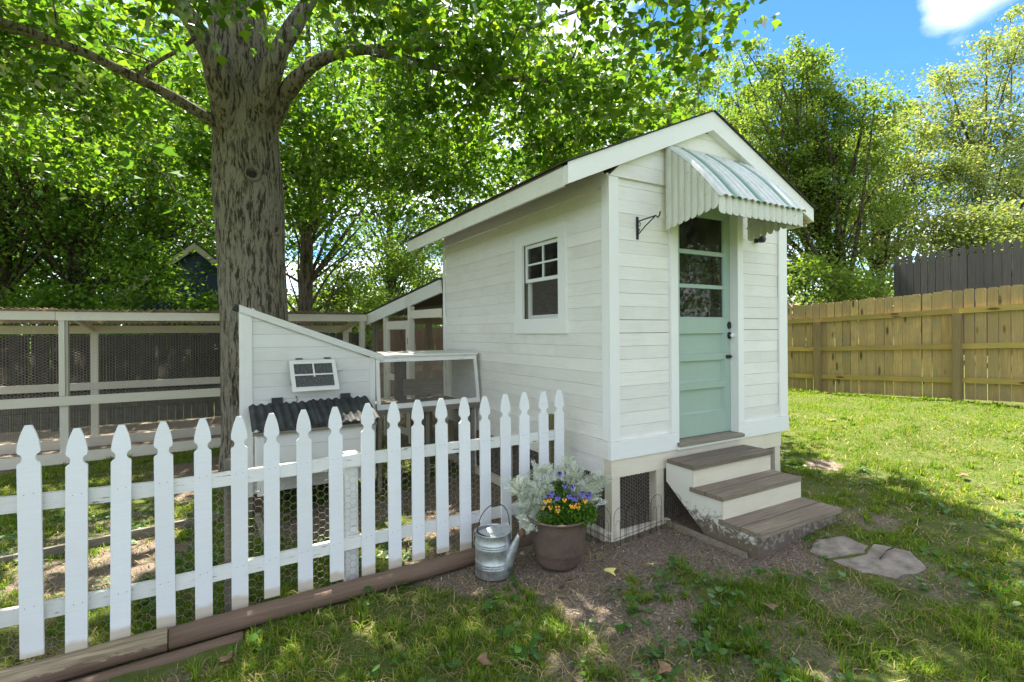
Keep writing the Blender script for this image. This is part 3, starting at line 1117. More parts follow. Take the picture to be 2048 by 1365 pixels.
    for side in (0, 1):
        e = ends[side]
        zt, ze = roof_top(PX), roof_top(e)
        dk = MB().prism([(PX, zt - 0.004), (e, ze - 0.004), (e, ze - 0.024), (PX, zt - 0.024)], (0, ya + .01, 0), (1, 0, 0), (0, 0, 1), (0, yb - ya - .02, 0))
        rf = dk.build('roof', 'interior_pale', S)
        n = 12
        sg = -1 if side == 0 else 1
        ln = abs(e - PX)
        for k in range(n):                    # shingle courses, each lapping the one below
            x0 = PX + sg * ln * k / n
            x1 = PX + sg * (ln * (k + 1) / n + 0.02 + (0.012 if k == n - 1 else 0))
            zz0, zz1 = roof_top(x0) + 0.002, roof_top(x1) + 0.011
            MB().prism([(x0, zz0), (x1, zz1), (x1, zz1 - 0.009), (x0, zz0 - 0.003)], (0, ya - 0.02, 0), (1, 0, 0), (0, 0, 1), (0, yb - ya + 0.04, 0)).build('shingle_course', 'shingle', rf)
        ek = e - sg * 0.0
        rk = MB().prism([(PX, zt - 0.006), (ek, ze - 0.006), (ek - sg * -0.0, ze - 0.172 if side == 0 else ze - 0.15), (PX, zt - 0.178)], (0, ya + 0.002, 0), (1, 0, 0), (0, 0, 1), (0, FY - 0.009 - ya - 0.002, 0))
        rk.build('rake_board', 'trim_x', S)
        rk = MB().prism([(PX, zt - 0.03), (ek, ze - 0.03), (ek, ze - 0.17), (PX, zt - 0.178)], (0, yb - 0.035, 0), (1, 0, 0), (0, 0, 1), (0, 0.03, 0))
        rk.build('rake_board', 'trim_x', S)
    zf = roof_top(2.345)
    box('fascia', 'siding', S, 2.345, 2.37, 3.243, 5.21, zf - 0.175, zf - 0.026)
    box('fascia', 'siding', S, 2.345, 2.37, 5.214, 6.962, zf - 0.175, zf - 0.026)
    box('fascia', 'siding', S, 5.65, 5.675, 3.243, 6.962, zf - 0.165, zf - 0.028)
    for yy in np.arange(3.6, 6.9, 0.61):
        for sg, e in ((-1, 2.372), (1, 5.648)):
            xw = SX + 0.1 if sg < 0 else RX - 0.1
            MB().prism([(e, roof_top(e) - 0.03), (xw, roof_top(xw) - 0.03), (xw, roof_top(xw) - 0.13), (e, roof_top(e) - 0.125)], (0, yy, 0), (1, 0, 0), (0, 0, 1), (0, 0.04, 0)).build('rafter', 'interior_pale', S)
    box('frieze_board', 'siding', S, SX + 0.004, SX + 0.03, FY + 0.096, BY - 0.046, 2.93, 3.09)
    box('soffit', 'raw_wood_x', S, RX, 5.648, ya + .034, ya + 0.2, 2.87, 2.885)
    # ---- awning
    ax0, ax1, awy = 3.452, 4.602, FY - 0.03
    AW = thing_part('awning', S, (ax0, awy, 3.3))
    prof = []
    for t in np.linspace(0, 1, 9):            # bowed slope from wall to front edge
        prof.append((awy - 0.55 * t, 3.345 - 0.50 * t - 0.055 * t * t + 0.03 * math.sin(math.pi * t)))
    ns = 14
    pw = (ax1 - ax0) / ns
    cols = ['awn_white', 'awn_white', 'awn_green', 'awn_white', 'awn_white', 'awn_white', 'awn_green', 'awn_white', 'awn_white', 'awn_white', 'awn_white', 'awn_green', 'awn_white', 'awn_white']
    fy_, fz_ = prof[-1]
    for i in range(ns):
        xa = ax0 + i * pw
        b = MB()
        sec = [(u, 0.024 * math.sin(math.pi * u) ** 0.7 if 0 < u < 1 else 0.0) for u in np.linspace(0, 1, 7)]
        vs_, fs = [], []
        for (yy, zz) in prof + [(prof[-1][0] - 0.03, prof[-1][1] - 0.022)]:
            for u, h in sec:
                vs_.append((xa - 0.004 + u * (pw + 0.008), yy - h * 0.7, zz + h * 0.8))
        n7 = len(sec)
        k = len(vs_)
        vs_ += [(x, y + 0.002, z - 0.003) for x, y, z in vs_]
        for j in range(len(prof)):
            for c in range(n7 - 1):
                a = j * n7 + c
                fs.append((a, a + 1, a + n7 + 1, a + n7))
                fs.append((k + a, k + a + n7, k + a + n7 + 1, k + a + 1))
        for c in range(n7 - 1):
            a = len(prof) * n7 + c
            fs.append((a, a + 1, k + a + 1, k + a))
        b.add(vs_, fs).build('slat', cols[i], AW, smooth=False)
        # front valance tongue with a rounded foot
        t = MB()
        vs_, fs = [], []
        nz = [fz_ - 0.004, fz_ - 0.06, fz_ - 0.115]
        for u in np.linspace(0, 1, 7):
            bow = 0.016 * math.sin(math.pi * u)
            foot = fz_ - 0.128 - 0.026 * math.sqrt(max(0, 1 - (2 * u - 1) ** 2)) + (0.012 if u > .9 else 0)
            for zz in nz + [foot]:
                vs_.append((xa + u * pw, fy_ - 0.004 - bow, zz))
        n4 = 4
        k = len(vs_)
        vs_ += [(x, y + 0.002, z) for x, y, z in vs_]
        for c in range(6):
            for j in range(3):
                a = c * n4 + j
                fs.append((a, a + n4, a + n4 + 1, a + 1))
                fs.append((k + a, k + a + 1, k + a + n4 + 1, k + a + n4))
        t.add(vs_, fs).build('valance_slat', 'awn_side', AW, smooth=True)
    for sx_, sg in ((ax0, -1), (ax1, 1)):     # hanging side slats
        m = 8
        dy = (awy - fy_) / m
        for i in range(m):
            ya_ = awy - i * dy
            vs_, fs = [], []
            for u in np.linspace(0, 1, 7):
                yy = ya_ - u * dy
                t_ = (awy - yy) / 0.55
                zt = 3.345 - 0.50 * t_ - 0.055 * t_ * t_ + 0.03 * math.sin(math.pi * t_) - 0.004
                zb = 2.60 + 0.095 * t_ - 0.03 * math.sqrt(max(0, 1 - (2 * u - 1) ** 2)) + 0.02
                bow = 0.016 * math.sin(math.pi * u)
                for zz in (zt, (zt + zb) / 2, zb):
                    vs_.append((sx_ + sg * bow, yy, zz))
            k = len(vs_)
            vs_ += [(x - sg * 0.002, y, z) for x, y, z in vs_]
            for c in range(6):
                for j in range(2):
                    a = c * 3 + j
                    fs.append((a, a + 3, a + 4, a + 1))
                    fs.append((k + a, k + a + 1, k + a + 4, k + a + 3))
            MB().add(vs_, fs).build('side_slat', 'awn_side', AW, smooth=True)
        MB().beam((sx_ - sg * 0.012, awy, 2.72), (sx_ - sg * 0.012, fy_ + 0.02, 2.80), 0.012, 0.02).build('brace', 'awn_side', AW)
    # ---- iron plant hook and round camera on the front wall
    hx, hy = 3.154, FY + 0.018
    h = MB().box(hx - 0.012, hx + 0.012, hy - 0.008, hy, 2.50, 2.695)
    tip = hy - 0.26
    h.tube([(hx, hy - .004, 2.655), (hx, tip + .04, 2.665), (hx, tip + .02, 2.645), (hx, tip, 2.66), (hx, tip - .008, 2.69)], 0.006, 8)
    h.tube([(hx, hy - .004, 2.535), (hx, hy - 0.10, 2.60), (hx, tip + .05, 2.66)], 0.005, 8)
    h.tube([(hx, hy - .01, 2.62), (hx, hy - .035, 2.61), (hx, hy - .04, 2.635), (hx, hy - .025, 2.645)], 0.004, 6)
    h.tube([(hx, hy - .01, 2.56), (hx, hy - .03, 2.575), (hx, hy - .025, 2.59)], 0.004, 6)
    h.build('plant_hook', 'black_iron', S)
    c = MB()
    cc = np.array([4.80, FY + 0.0, 2.63])
    c.lathe([(0.001, 0.0), (0.03, 0.0), (0.03, 0.03), (0.014, 0.032), (0.014, 0.05), (0.036, 0.055), (0.038, 0.10), (0.03, 0.108), (0.001, 0.108)], (0, 0, 0), 18)
    c.v = [(cc[0] + p[0] - p[2] * 0.15, FY + 0.02 - p[2], cc[2] + p[1]) for p in c.v]
    c.build('security_camera', 'black_iron', S, smooth=True)
    return S


def thing_part(name, parent, loc):
    """a part that is itself an Empty holding sub-parts"""
    o = bpy.data.objects.new(name, None)
    o.empty_display_size = 0.1
    o.location = np.array(loc) - org(parent)
    link(o, parent)
    ORG[o.name] = np.array(loc, float)
    return o


make_shed()


# ------------------------------------------------------------------ steps
def make_steps():
    T = thing('wooden_steps', 'three wooden steps with weathered brown treads and cream risers below the green door', 'steps', (3.42, 2.36, 0.0))
    xl, xr = 3.42, 4.505
    tz = [0.575, 0.392, 0.212]
    ty = [(2.905, 3.205), (2.632, 2.955), (2.30, 2.668)]
    rr = random.Random(5)
    for z, (ya, yb) in zip(tz, ty):
        ym = (ya + yb) / 2 + rr.uniform(-.01, .01)
        for a, b in ((ya, ym - 0.004), (ym + 0.004, yb)):
            o = MB()
            j = [rr.uniform(-.006, .006) for _ in range(4)]
            o.hexa([(xl + j[0], a, z - 0.034), (xr + j[1], a, z - 0.034), (xr + j[1], b, z - 0.034), (xl + j[0], b, z - 0.034)],
                   [(xl + j[0] + .003, a + .004, z), (xr + j[1] - .003, a + .004, z + .002), (xr + j[1] - .003, b, z + .002), (xl + j[0] + .003, b, z)])
            o.build('tread', 'tread', T)
    poly = [(3.222, 0.538), (2.94, 0.538), (2.94, 0.355), (2.652, 0.355), (2.652, 0.176), (2.355, 0.176), (2.355, -0.05), (2.74, -0.02), (3.222, 0.375)]
    for x0 in (3.436, 4.452):
        MB().prism(poly, (x0, 0, 0), (0, 1, 0), (0, 0, 1), (0.038, 0, 0)).build('stringer', 'step_side', T)
    for (y, z0, z1, mt) in ((2.935, 0.394, 0.54, 'cream'), (2.648, 0.214, 0.357, 'cream'), (2.351, -0.04, 0.177, 'step_low')):
        box('riser', mt, T, 3.4361, 4.4899, y - 0.012, y + 0.0035, z0, z1)


def stained(name, base, dirtc, lo, hi):
    m, nt, b, out = newmat(name)
    v = coords(nt)
    n = noise(nt, v, 26, 6, 0.75)
    sp = N(nt, 'ShaderNodeSeparateXYZ')
    tc = N(nt, 'ShaderNodeTexCoord')
    L(nt, tc.outputs['Object'], sp.inputs[0])
    mr = N(nt, 'ShaderNodeMapRange')
    mr.inputs['From Min'].default_value = lo
    mr.inputs['From Max'].default_value = hi
    mr.inputs['To Min'].default_value = 0.34
    mr.inputs['To Max'].default_value = -0.25
    L(nt, sp.outputs['Z'], mr.inputs['Value'])
    ad = N(nt, 'ShaderNodeMath', operation='ADD')
    L(nt, n, ad.inputs[0])
    L(nt, mr.outputs[0], ad.inputs[1])
    f = ramp(nt, ad.outputs[0], [(0.55, (0, 0, 0)), (0.72, (1, 1, 1))])
    c = mixc(nt, f, base, dirtc)
    L(nt, c, b.inputs['Base Color'])
    b.inputs['Roughness'].default_value = 0.8
    bump(nt, n, 0.3, 0.004, b)
    return m


M['step_side'] = stained('mud_splashed_cream_paint', (0.70, 0.69, 0.62), (0.14, 0.11, 0.08), 0.05, 0.42)
M['step_low'] = stained('muddy_riser', (0.40, 0.35, 0.28), (0.13, 0.10, 0.08), 0.0, 0.5)
make_steps()
o = MB()
pa, pb = G(1336, 1047), G(1492, 1113)
o.beam((pa[0], pa[1], gz(pa[0], pa[1]) - 0.012), (pb[0], pb[1], gz(pb[0], pb[1]) - 0.014), 0.04, 0.07)
tag(o.build('border_board', 'grey_wood', origin=(pa[0], pa[1], gz(pa[0], pa[1]))), 'narrow cream board lying on the soil beside the wooden steps', 'board')


# ------------------------------------------------------------------ picket fence
PFY = 3.69
PKX = [57, 154, 243, 326, 405, 478, 543, 607, 670, 735, 787, 835, 882, 928, 969, 1010, 1048, 1086, 1118]
PKT = {57: 851, 154: 857, 243: 850, 326: 844, 405: 837, 478: 833, 543: 827, 607: 820, 670: 814, 735: 807, 787: 804, 835: 800, 882: 797, 928: 795, 969: 793, 1010: 788, 1048: 785, 1086: 783, 1118: 780}


def picket_poly(w, h):
    hw = w / 2
    pts = [(-hw, 0), (hw, 0), (hw, h - 0.205)]
    # shoulder, round notch, swelling lancet head with a flat tip
    for a in np.linspace(-80, 80, 7):
        pts.append((hw - 0.002 - 0.019 * math.cos(R(a)) + 0.0, h - 0.172 + 0.026 * math.sin(R(a))))
    pts.append((hw - 0.001, h - 0.138))
    for t in np.linspace(0.08, 1, 8):
        pts.append((0.014 + (hw - 0.015) * (1 - t ** 1.75), h - 0.134 + 0.134 * t))
    left = [(-x, y) for x, y in pts[2:]][::-1]
    return pts + left


def make_picket_fence():
    xs = []
    for px in PKX:
        yy = PFY - 0.10 * math.exp(-((px - 57) / 260.0) ** 2)
        p = onY(px, PKT[px], yy)
        xs.append((p[0], yy, p[2]))
    d0 = xs[1][0] - xs[0][0]
    for k in (1, 2):
        xs.insert(0, (xs[0][0] - d0, xs[0][1] - 0.02, xs[0][2] + 0.005))
    F = thing('picket_fence', 'white gothic-topped picket fence with wire netting in the foreground', 'fence', (xs[2][0], PFY, -0.05))
    r = random.Random(11)
    poly_cache = {}
    for i, (x, y, zt) in enumerate(xs):
        w = 0.094 + r.uniform(-0.002, 0.002)
        h = 1.215 + r.uniform(-0.022, 0.018)
        tilt = r.uniform(-0.010, 0.010)
        pl = picket_poly(w, h)
        m = MB().prism([(u + tilt * (v - h), v) for u, v in pl], (x, y - 0.010, zt - h), (1, 0, 0), (0, 0, 1), (0, 0.019, 0))
        m.build('picket', 'picket', F, origin=None)
        nl = MB()
        for zz in (zt - 0.36, zt - 0.955):
            for dx in (-0.018, 0.02):
                nl.lathe([(0.0001, 0.0015), (0.0022, 0.0015), (0.0022, 0)], (0, 0, 0), 6)
                for k in range(18):
                    q = nl.v[-18 + k]
                    nl.v[-18 + k] = (x + dx + q[0] + r.uniform(0, .0), y - 0.0102 - q[2], zz + q[1] + dx * .1)
        nl.build('nail', 'wire_dark', F)
    # rails, following the tops
    for dz in (-0.40, -0.985):
        for a, b in ((0, 5), (5, 11), (11, 20)):
            for k in range(a, b):
                pass
            pa, pb = xs[a], xs[b]
            ea = 0.03
            A = (pa[0] - (0.08 if a == 0 else -0.002), pa[1] + 0.0292, pa[2] + dz)
            B = (pb[0] + (0.06 if b == 20 else -0.002), pb[1] + 0.0292, pb[2] + dz)
            MB().beam(A, B, 0.036, 0.085).build('rail', 'rail', F)
    for px, mt, top, w, dy in ((462, 'grey_wood_z', 0.04, 0.085, 0.10), (700, 'rail', -0.02, 0.09, 0.10), (1103, 'post_green', 0.10, 0.07, 0.09)):
        i = int(np.argmin([abs(px - k) for k in PKX])) + 2
        p = onY(px, 900, PFY + dy)
        zt = xs[i][2] + top - 0.33
        gzz = gz(p[0], PFY + dy)
        box('post', mt, F, p[0] - w / 2, p[0] + w / 2, PFY + dy - w / 2 + 0.002, PFY + dy + w / 2, gzz - 0.08, zt)
    x0, x1 = xs[0][0], 2.7
    v, q = hexwire((x0, PFY + 0.053, -0.1), (1, 0, 0), (0, 0, 1), x1 - x0, 0.80, 0.029, 0.0011, jit=0.02,
                   clip=lambda a, b: vnoise(a * 3.0, b * 2.0) > 0.13)
    npmesh('wire_netting', v, q, 'wire', F, kind='stuff')
    return xs


M['post_green'] = wood('green_treated_post', (0.14, 0.12, 0.05), (0.26, 0.22, 0.10), axis='z')
PICK = make_picket_fence()


def half_log(name, mat, a, b, r, label, seed):
    a, b = np.array(a, float), np.array(b, float)
    rr = np.random.default_rng(seed)
    n, k = 14, 26
    vs_, fs = [], []
    d = (b - a) / np.linalg.norm(b - a)
    sd = np.array([d[1], -d[0], 0.0])
    sd /= np.linalg.norm(sd)
    up = np.cross(sd, d)
    for i in range(k):
        t = i / (k - 1)
        c = a + (b - a) * t
        for j in range(n):
            an = 2 * math.pi * j / n
            wob = 1 + 0.06 * (vnoise(t * 9 + seed, j * 0.9) - 0.5) + 0.05 * (vnoise(t * 30, j + seed) - 0.5)
            ca, sa = math.cos(an), math.sin(an)
            # squarish milled timber with two rounded faces
            rx = r * np.sign(ca) * abs(ca) ** 0.75
            rz = r * 0.86 * np.sign(sa) * abs(sa) ** 0.8
            vs_.append(c + sd * rx * wob + up * rz * wob)
    for i in range(k - 1):
        for j in range(n):
            p, q = i * n + j, i * n + (j + 1) % n
            fs.append((p, q, q + n, p + n))
    fs.append(tuple(range(n)))
    fs.append(tuple(range((k - 1) * n, k * n))[::-1])
    o = MB().add(vs_, fs).build(name, mat, origin=(a + b) / 2 * np.array([1, 1, 0]) + np.array([0, 0, min(a[2], b[2]) - r]), smooth=True)
    tag(o, label, 'timber', 'landscape timbers under the picket fence')
    return o


def worn_mat():
    m, nt, b, out = newmat('worn_brown_timber')
    v = coords(nt, (1.5, 20, 20))
    g = noise(nt, v, 2.4, 7, 0.65)
    bare = ramp(nt, g, [(0.3, (0.14, 0.10, 0.06)), (0.7, (0.40, 0.32, 0.21))])
    pt = ramp(nt, g, [(0.3, (0.115, 0.070, 0.048)), (0.7, (0.20, 0.13, 0.09))])
    ge = N(nt, 'ShaderNodeNewGeometry')
    sp = N(nt, 'ShaderNodeSeparateXYZ')
    tc = N(nt, 'ShaderNodeTexCoord')
    L(nt, tc.outputs['Object'], sp.inputs[0])
    mu = N(nt, 'ShaderNodeMath', operation='MULTIPLY_ADD')
    mu.inputs[1].default_value = 6.0
    L(nt, sp.outputs['Z'], mu.inputs[0])
    L(nt, noise(nt, coords(nt, (1.2, 4, 4)), 3.5, 6, 0.7), mu.inputs[2])
    f = ramp(nt, mu.outputs[0], [(0.98, (0, 0, 0)), (1.03, (1, 1, 1))])
    L(nt, mixc(nt, f, pt, bare), b.inputs['Base Color'])
    b.inputs['Roughness'].default_value = 0.85
    bump(nt, g, 0.8, 0.006, b)
    return m


M['worn_log'] = worn_mat()
LY = PFY - 0.055
half_log('landscape_timber', 'worn_log', (-2.3, LY - 0.15, -0.058), (-0.262, LY - 0.07, -0.056), 0.068, 'worn timber with bare grey top under the leftmost pickets', 1)
half_log('landscape_timber', 'log_paint', (-0.255, LY - 0.068, -0.060), (2.02, LY - 0.01, -0.052), 0.063, 'long brown painted timber under the middle of the picket fence', 2)
half_log('landscape_timber', 'log_paint', (2.03, LY + 0.02, -0.075), (2.70, LY + 0.03, -0.065), 0.066, 'short brown timber under the fence end behind the watering can', 4)
half_log('landscape_timber', 'log_paint', (-2.3, LY - 0.28, -0.135), (0.12, LY - 0.15, -0.135), 0.045, 'low sunken brown timber in front of the worn timber', 3)
# grey edging boards lying in the grass behind the fence
for (p0, p1, lab) in (((0, 1133), (440, 1040), 'weathered grey edging board in the grass behind the left pickets'),
                      ((515, 1040), (530, 1090), 'short grey board on the ground behind the picket fence')):
    a, b = G(*p0), G(*p1)
    a[2] = gz(a[0], a[1]) + 0.025
    b[2] = gz(b[0], b[1]) + 0.025
    tag(MB().beam(a, b, 0.04, 0.09).build('edging_board', 'grey_wood', origin=a - np.array([0, 0, .045])), lab, 'board')


# ------------------------------------------------------------------ white slant-roofed coop with nest box
CY = 5.7


def make_coop():
    C = thing('chicken_coop', 'white slant-roofed chicken coop with propped window, in front of the big trunk', 'coop', (0.185, CY, -0.12))
    x0, x1, yb = 0.215, 1.515, 6.75
    zt0, zt1 = 1.985, 1.43
    def top(x):
        return 1.985 - (x - 0.19) * (1.985 - 1.45) / (1.627 - 0.19)
    wy0, wy1 = 0.655, 1.07
    wz0, wz1 = 1.085, 1.42
    p = 0.1335
    z = 0.10
    i = 0
    r = random.Random(9)
    while z < 1.93:
        zb = z + p - 0.002
        runs = [(x0 + 0.085, x1 - 0.05)]
        if z + .02 > wz0 and zb - .02 < wz1:
            runs = [(x0 + 0.085, wy0), (wy1, x1 - 0.05)]
        for a, b in runs:
            # clip the right end by the sloping roof
            xe0, xe1 = b, b
            lim0 = 0.19 + (1.985 - z - 0.055) * (1.627 - 0.19) / (1.985 - 1.45)
            lim1 = 0.19 + (1.985 - zb - 0.055) * (1.627 - 0.19) / (1.985 - 1.45)
            xe0, xe1 = min(b, lim0), min(b, lim1)
            if xe0 - a < 0.03:
                continue
            xe1 = max(xe1, a + 0.01)
            d = r.uniform(-.002, .002)
            MB().prism([(a, z), (xe0, z), (xe1, zb), (a, zb)], (0, CY + 0.012 + d, 0), (1, 0, 0), (0, 0, 1), (0, 0.016, 0)).build('siding_board', 'coop', C)
        z += p
    w = MB()
    w.prism([(x0 + .02, 0.1), (wy0, 0.1), (wy0, top(wy0) - .04), (x0 + .02, top(x0) - .06)], (0, CY + 0.031, 0), (1, 0, 0), (0, 0, 1), (0, 0.02, 0))
    w.prism([(wy1, 0.1), (x1, 0.1), (x1, top(x1) - .05), (wy1, top(wy1) - .04)], (0, CY + 0.031, 0), (1, 0, 0), (0, 0, 1), (0, 0.02, 0))
    w.prism([(wy0, 0.1), (wy1, 0.1), (wy1, wz0), (wy0, wz0)], (0, CY + 0.031, 0), (1, 0, 0), (0, 0, 1), (0, 0.02, 0))
    w.prism([(wy0, wz1), (wy1, wz1), (wy1, top(wy1) - .04), (wy0, top(wy0) - .04)], (0, CY + 0.031, 0), (1, 0, 0), (0, 0, 1), (0, 0.02, 0))
    w.prism([(x1 - .03, .1), (x1 - .01, .1), (x1 - .01, top(x1) - .05), (x1 - .03, top(x1) - .05)], (0, CY + 0.052, 0), (1, 0, 0), (0, 0, 1), (0, yb - CY - .06, 0))
    w.box(x0, x1, yb - .02, yb, .1, 1.38)
    w.box(x0 + .02, x1 - .03, CY + .052, yb - .021, .1, .13)
    w.build('wall', 'interior', C)
    # left side: upright boards
    for k in range(8):
        a = CY + 0.03 + k * 0.125
        MB().box(x0, x0 + 0.018, a, a + 0.122, 0.08, 1.93).build('side_board', 'coop_z', C)
    box('corner_board', 'coop_z', C, x0 - 0.002, x0 + 0.084, CY - 0.004, CY + 0.026, 0.08, 1.915)
    box('corner_board', 'coop_z', C, x0 - 0.03, x0 - 0.002, CY + 0.0, CY + 0.06, 0.08, 1.93)
    box('corner_board', 'coop_z', C, x1 - 0.05, x1 + 0.012, CY - 0.002, CY + 0.028, 0.08, 1.445)
    box('hinge', 'rust', C, x0 - 0.034, x0 - 0.031, CY + .005, CY + .04, 1.38, 1.46)
    # roof: white edge board over a dark felted slab
    MB().prism([(0.186, 1.996), (1.630, 1.450), (1.612, 1.388), (0.186, 1.925)], (0, CY - 0.028, 0), (1, 0, 0), (0, 0, 1), (0, 0.022, 0)).build('roof_edge', 'coop', C)
    MB().prism([(0.15, 2.006), (1.635, 1.456), (1.630, 1.438), (0.15, 1.985)], (0, CY - 0.005, 0), (1, 0, 0), (0, 0, 1), (0, yb - CY + 0.08, 0)).build('roof', 'shingle', C)
    # legs
    for lx in (x0 + .02, x1 - .07):
        for ly in (CY + .03, yb - .09):
            box('leg', 'grey_wood_z', C, lx, lx + .06, ly, ly + .06, gz(lx, ly) - 0.04, 0.10)
    box('lower_panel', 'log_paint', C, x0 + .09, x0 + .23, CY + .04, CY + .06, -0.13, 0.099)
    # propped-open window
    Wd = MB()
    ang = R(24)
    hx0, hx1, hz = 0.632, 1.090, 1.435
    def fl(u, v, n=0.0):                      # u across, v down the tilted sash, n outward
        return (hx0 + u + 0.05 * v, CY - 0.012 - math.sin(ang) * v - math.cos(ang) * n, hz - math.cos(ang) * v + math.sin(ang) * n * -1)
    def bar(u0, u1, v0, v1, n0=0.0, n1=0.022):
        b_ = [fl(u0, v0, n0), fl(u1, v0, n0), fl(u1, v1, n0), fl(u0, v1, n0)]
        t_ = [fl(u0, v0, n1), fl(u1, v0, n1), fl(u1, v1, n1), fl(u0, v1, n1)]
        return b_, t_
    fw, fh = hx1 - hx0, 0.335
    for u0, u1, v0, v1 in ((0, 0.04, 0, fh), (fw - 0.04, fw, 0, fh), (0.04, fw - 0.04, 0, 0.038), (0.04, fw - 0.04, fh - 0.038, fh)):
        Wd.hexa(*bar(u0, u1, v0, v1))
    Wo = Wd.build('tilt_window', 'coop', C, label='small white screened window propped open at the bottom')
    mm = MB()
    mm.hexa(*bar(0.04, fw - 0.04, 0.157, 0.169, 0.006, 0.016)).hexa(*bar(fw / 2 - .008, fw / 2 + .008, 0.038, 0.185, 0.008, 0.019))
    mm.build('muntin', 'coop', Wo)
    pn = MB().hexa(*bar(0.04, fw - .04, 0.038, fh - .038, 0.002, 0.004))
    pn.build('pane', 'screen', Wo)
    hg = MB().box(0.70, 0.765, CY - .02, CY + .008, 1.437, 1.45).box(0.98, 1.045, CY - .02, CY + .008, 1.437, 1.45)
    hg.build('hinge', 'wire_dark', Wo)
    v, q = gridwire((wy0, CY + 0.029, wz0), (1, 0, 0), (0, 0, 1), wy1 - wy0, wz1 - wz0, 0.0127, 0.0018)
    npmesh('hardware_cloth', v, q, 'wire', C, kind='stuff')
    MB().tube([(0.70, CY, 1.06), (0.715, CY - .01, 1.02), (0.70, CY - .008, 0.99), (0.705, CY, 0.96)], 0.004, 6).build('latch_cord', 'wire_dark', C)
    MB().prism([(0, 0), (0.09, -0.028), (0.0, -0.05)], (1.075, CY - 0.004, 1.345), (1, -0.4, 0), (0, 0, 1), (0, -0.02, 0.004)).build('prop_block', 'coop', C)
    # ---- nest box under its own dark corrugated roof
    nx0, nx1, ny = 0.315, 1.335, 5.20
    for z0_, z1_ in ((0.36, 0.505), (0.507, 0.65), (0.652, 0.775)):
        box('nest_box_board', 'coop', C, nx0, nx1, ny, ny + 0.02, z0_, z1_)
    box('nest_box_side', 'coop', C, nx0, nx0 + .02, ny + .021, CY, 0.36, 0.80)
    box('nest_box_side', 'coop', C, nx1 - .02, nx1, ny + .021, CY, 0.36, 0.80)
    box('nest_box_floor', 'coop', C, nx0 + .021, nx1 - .021, ny + .021, CY, 0.36, 0.38)
    box('nest_box_post', 'coop_z', C, nx0 - .01, nx0 + .05, ny - .018, ny - .001, 0.22, 0.775)
    box('nest_box_lip', 'grey_wood', C, nx0 - .045, nx1 + .06, ny - .045, ny + .012, 0.777, 0.803)
    vdir = np.array([0, -(CY - 0.02 - 5.135), 0.822 - 0.985])
    ln = np.linalg.norm(vdir)
    vdir /= ln
    for xa, wd, dz in ((0.262, 0.585, 0.0), (0.83, 0.60, 0.010)):
        corrugated((xa, CY - 0.012, 0.992 + dz), (1, 0, 0.0), vdir, wd, ln, 0.076, 0.011, 0.006).build('roof_sheet', 'dark_sheet', C)
    for xa in (0.47, 1.145):
        MB().box(xa, xa + .105, CY - .022, CY - .006, 0.99, 1.055).build('ridge_tab', 'dark_sheet', C)


def screen_mat():
    m, nt, b, out = newmat('fine_dark_screen')
    b.inputs['Base Color'].default_value = (0.09, 0.095, 0.09, 1)
    b.inputs['Roughness'].default_value = 0.6
    t = N(nt, 'ShaderNodeBsdfTransparent')
    ck = N(nt, 'ShaderNodeTexNoise')
    ck.inputs['Scale'].default_value = 25
    ck.inputs['Detail'].default_value = 6
    f = ramp(nt, ck.outputs['Fac'], [(0.35, (0.62, 0.62, 0.62)), (0.7, (0.95, 0.95, 0.95))])
    L(nt, ramp(nt, ck.outputs['Fac'], [(0.4, (0.05, 0.055, 0.055)), (0.7, (0.16, 0.16, 0.15))]), b.inputs['Base Color'])
    mx = N(nt, 'ShaderNodeMixShader')
    L(nt, f, mx.inputs[0])
    L(nt, t.outputs[0], mx.inputs[1])
    L(nt, b.outputs[0], mx.inputs[2])
    L(nt, mx.outputs[0], out.inputs['Surface'])
    return m


M['screen'] = screen_mat()
make_coop()


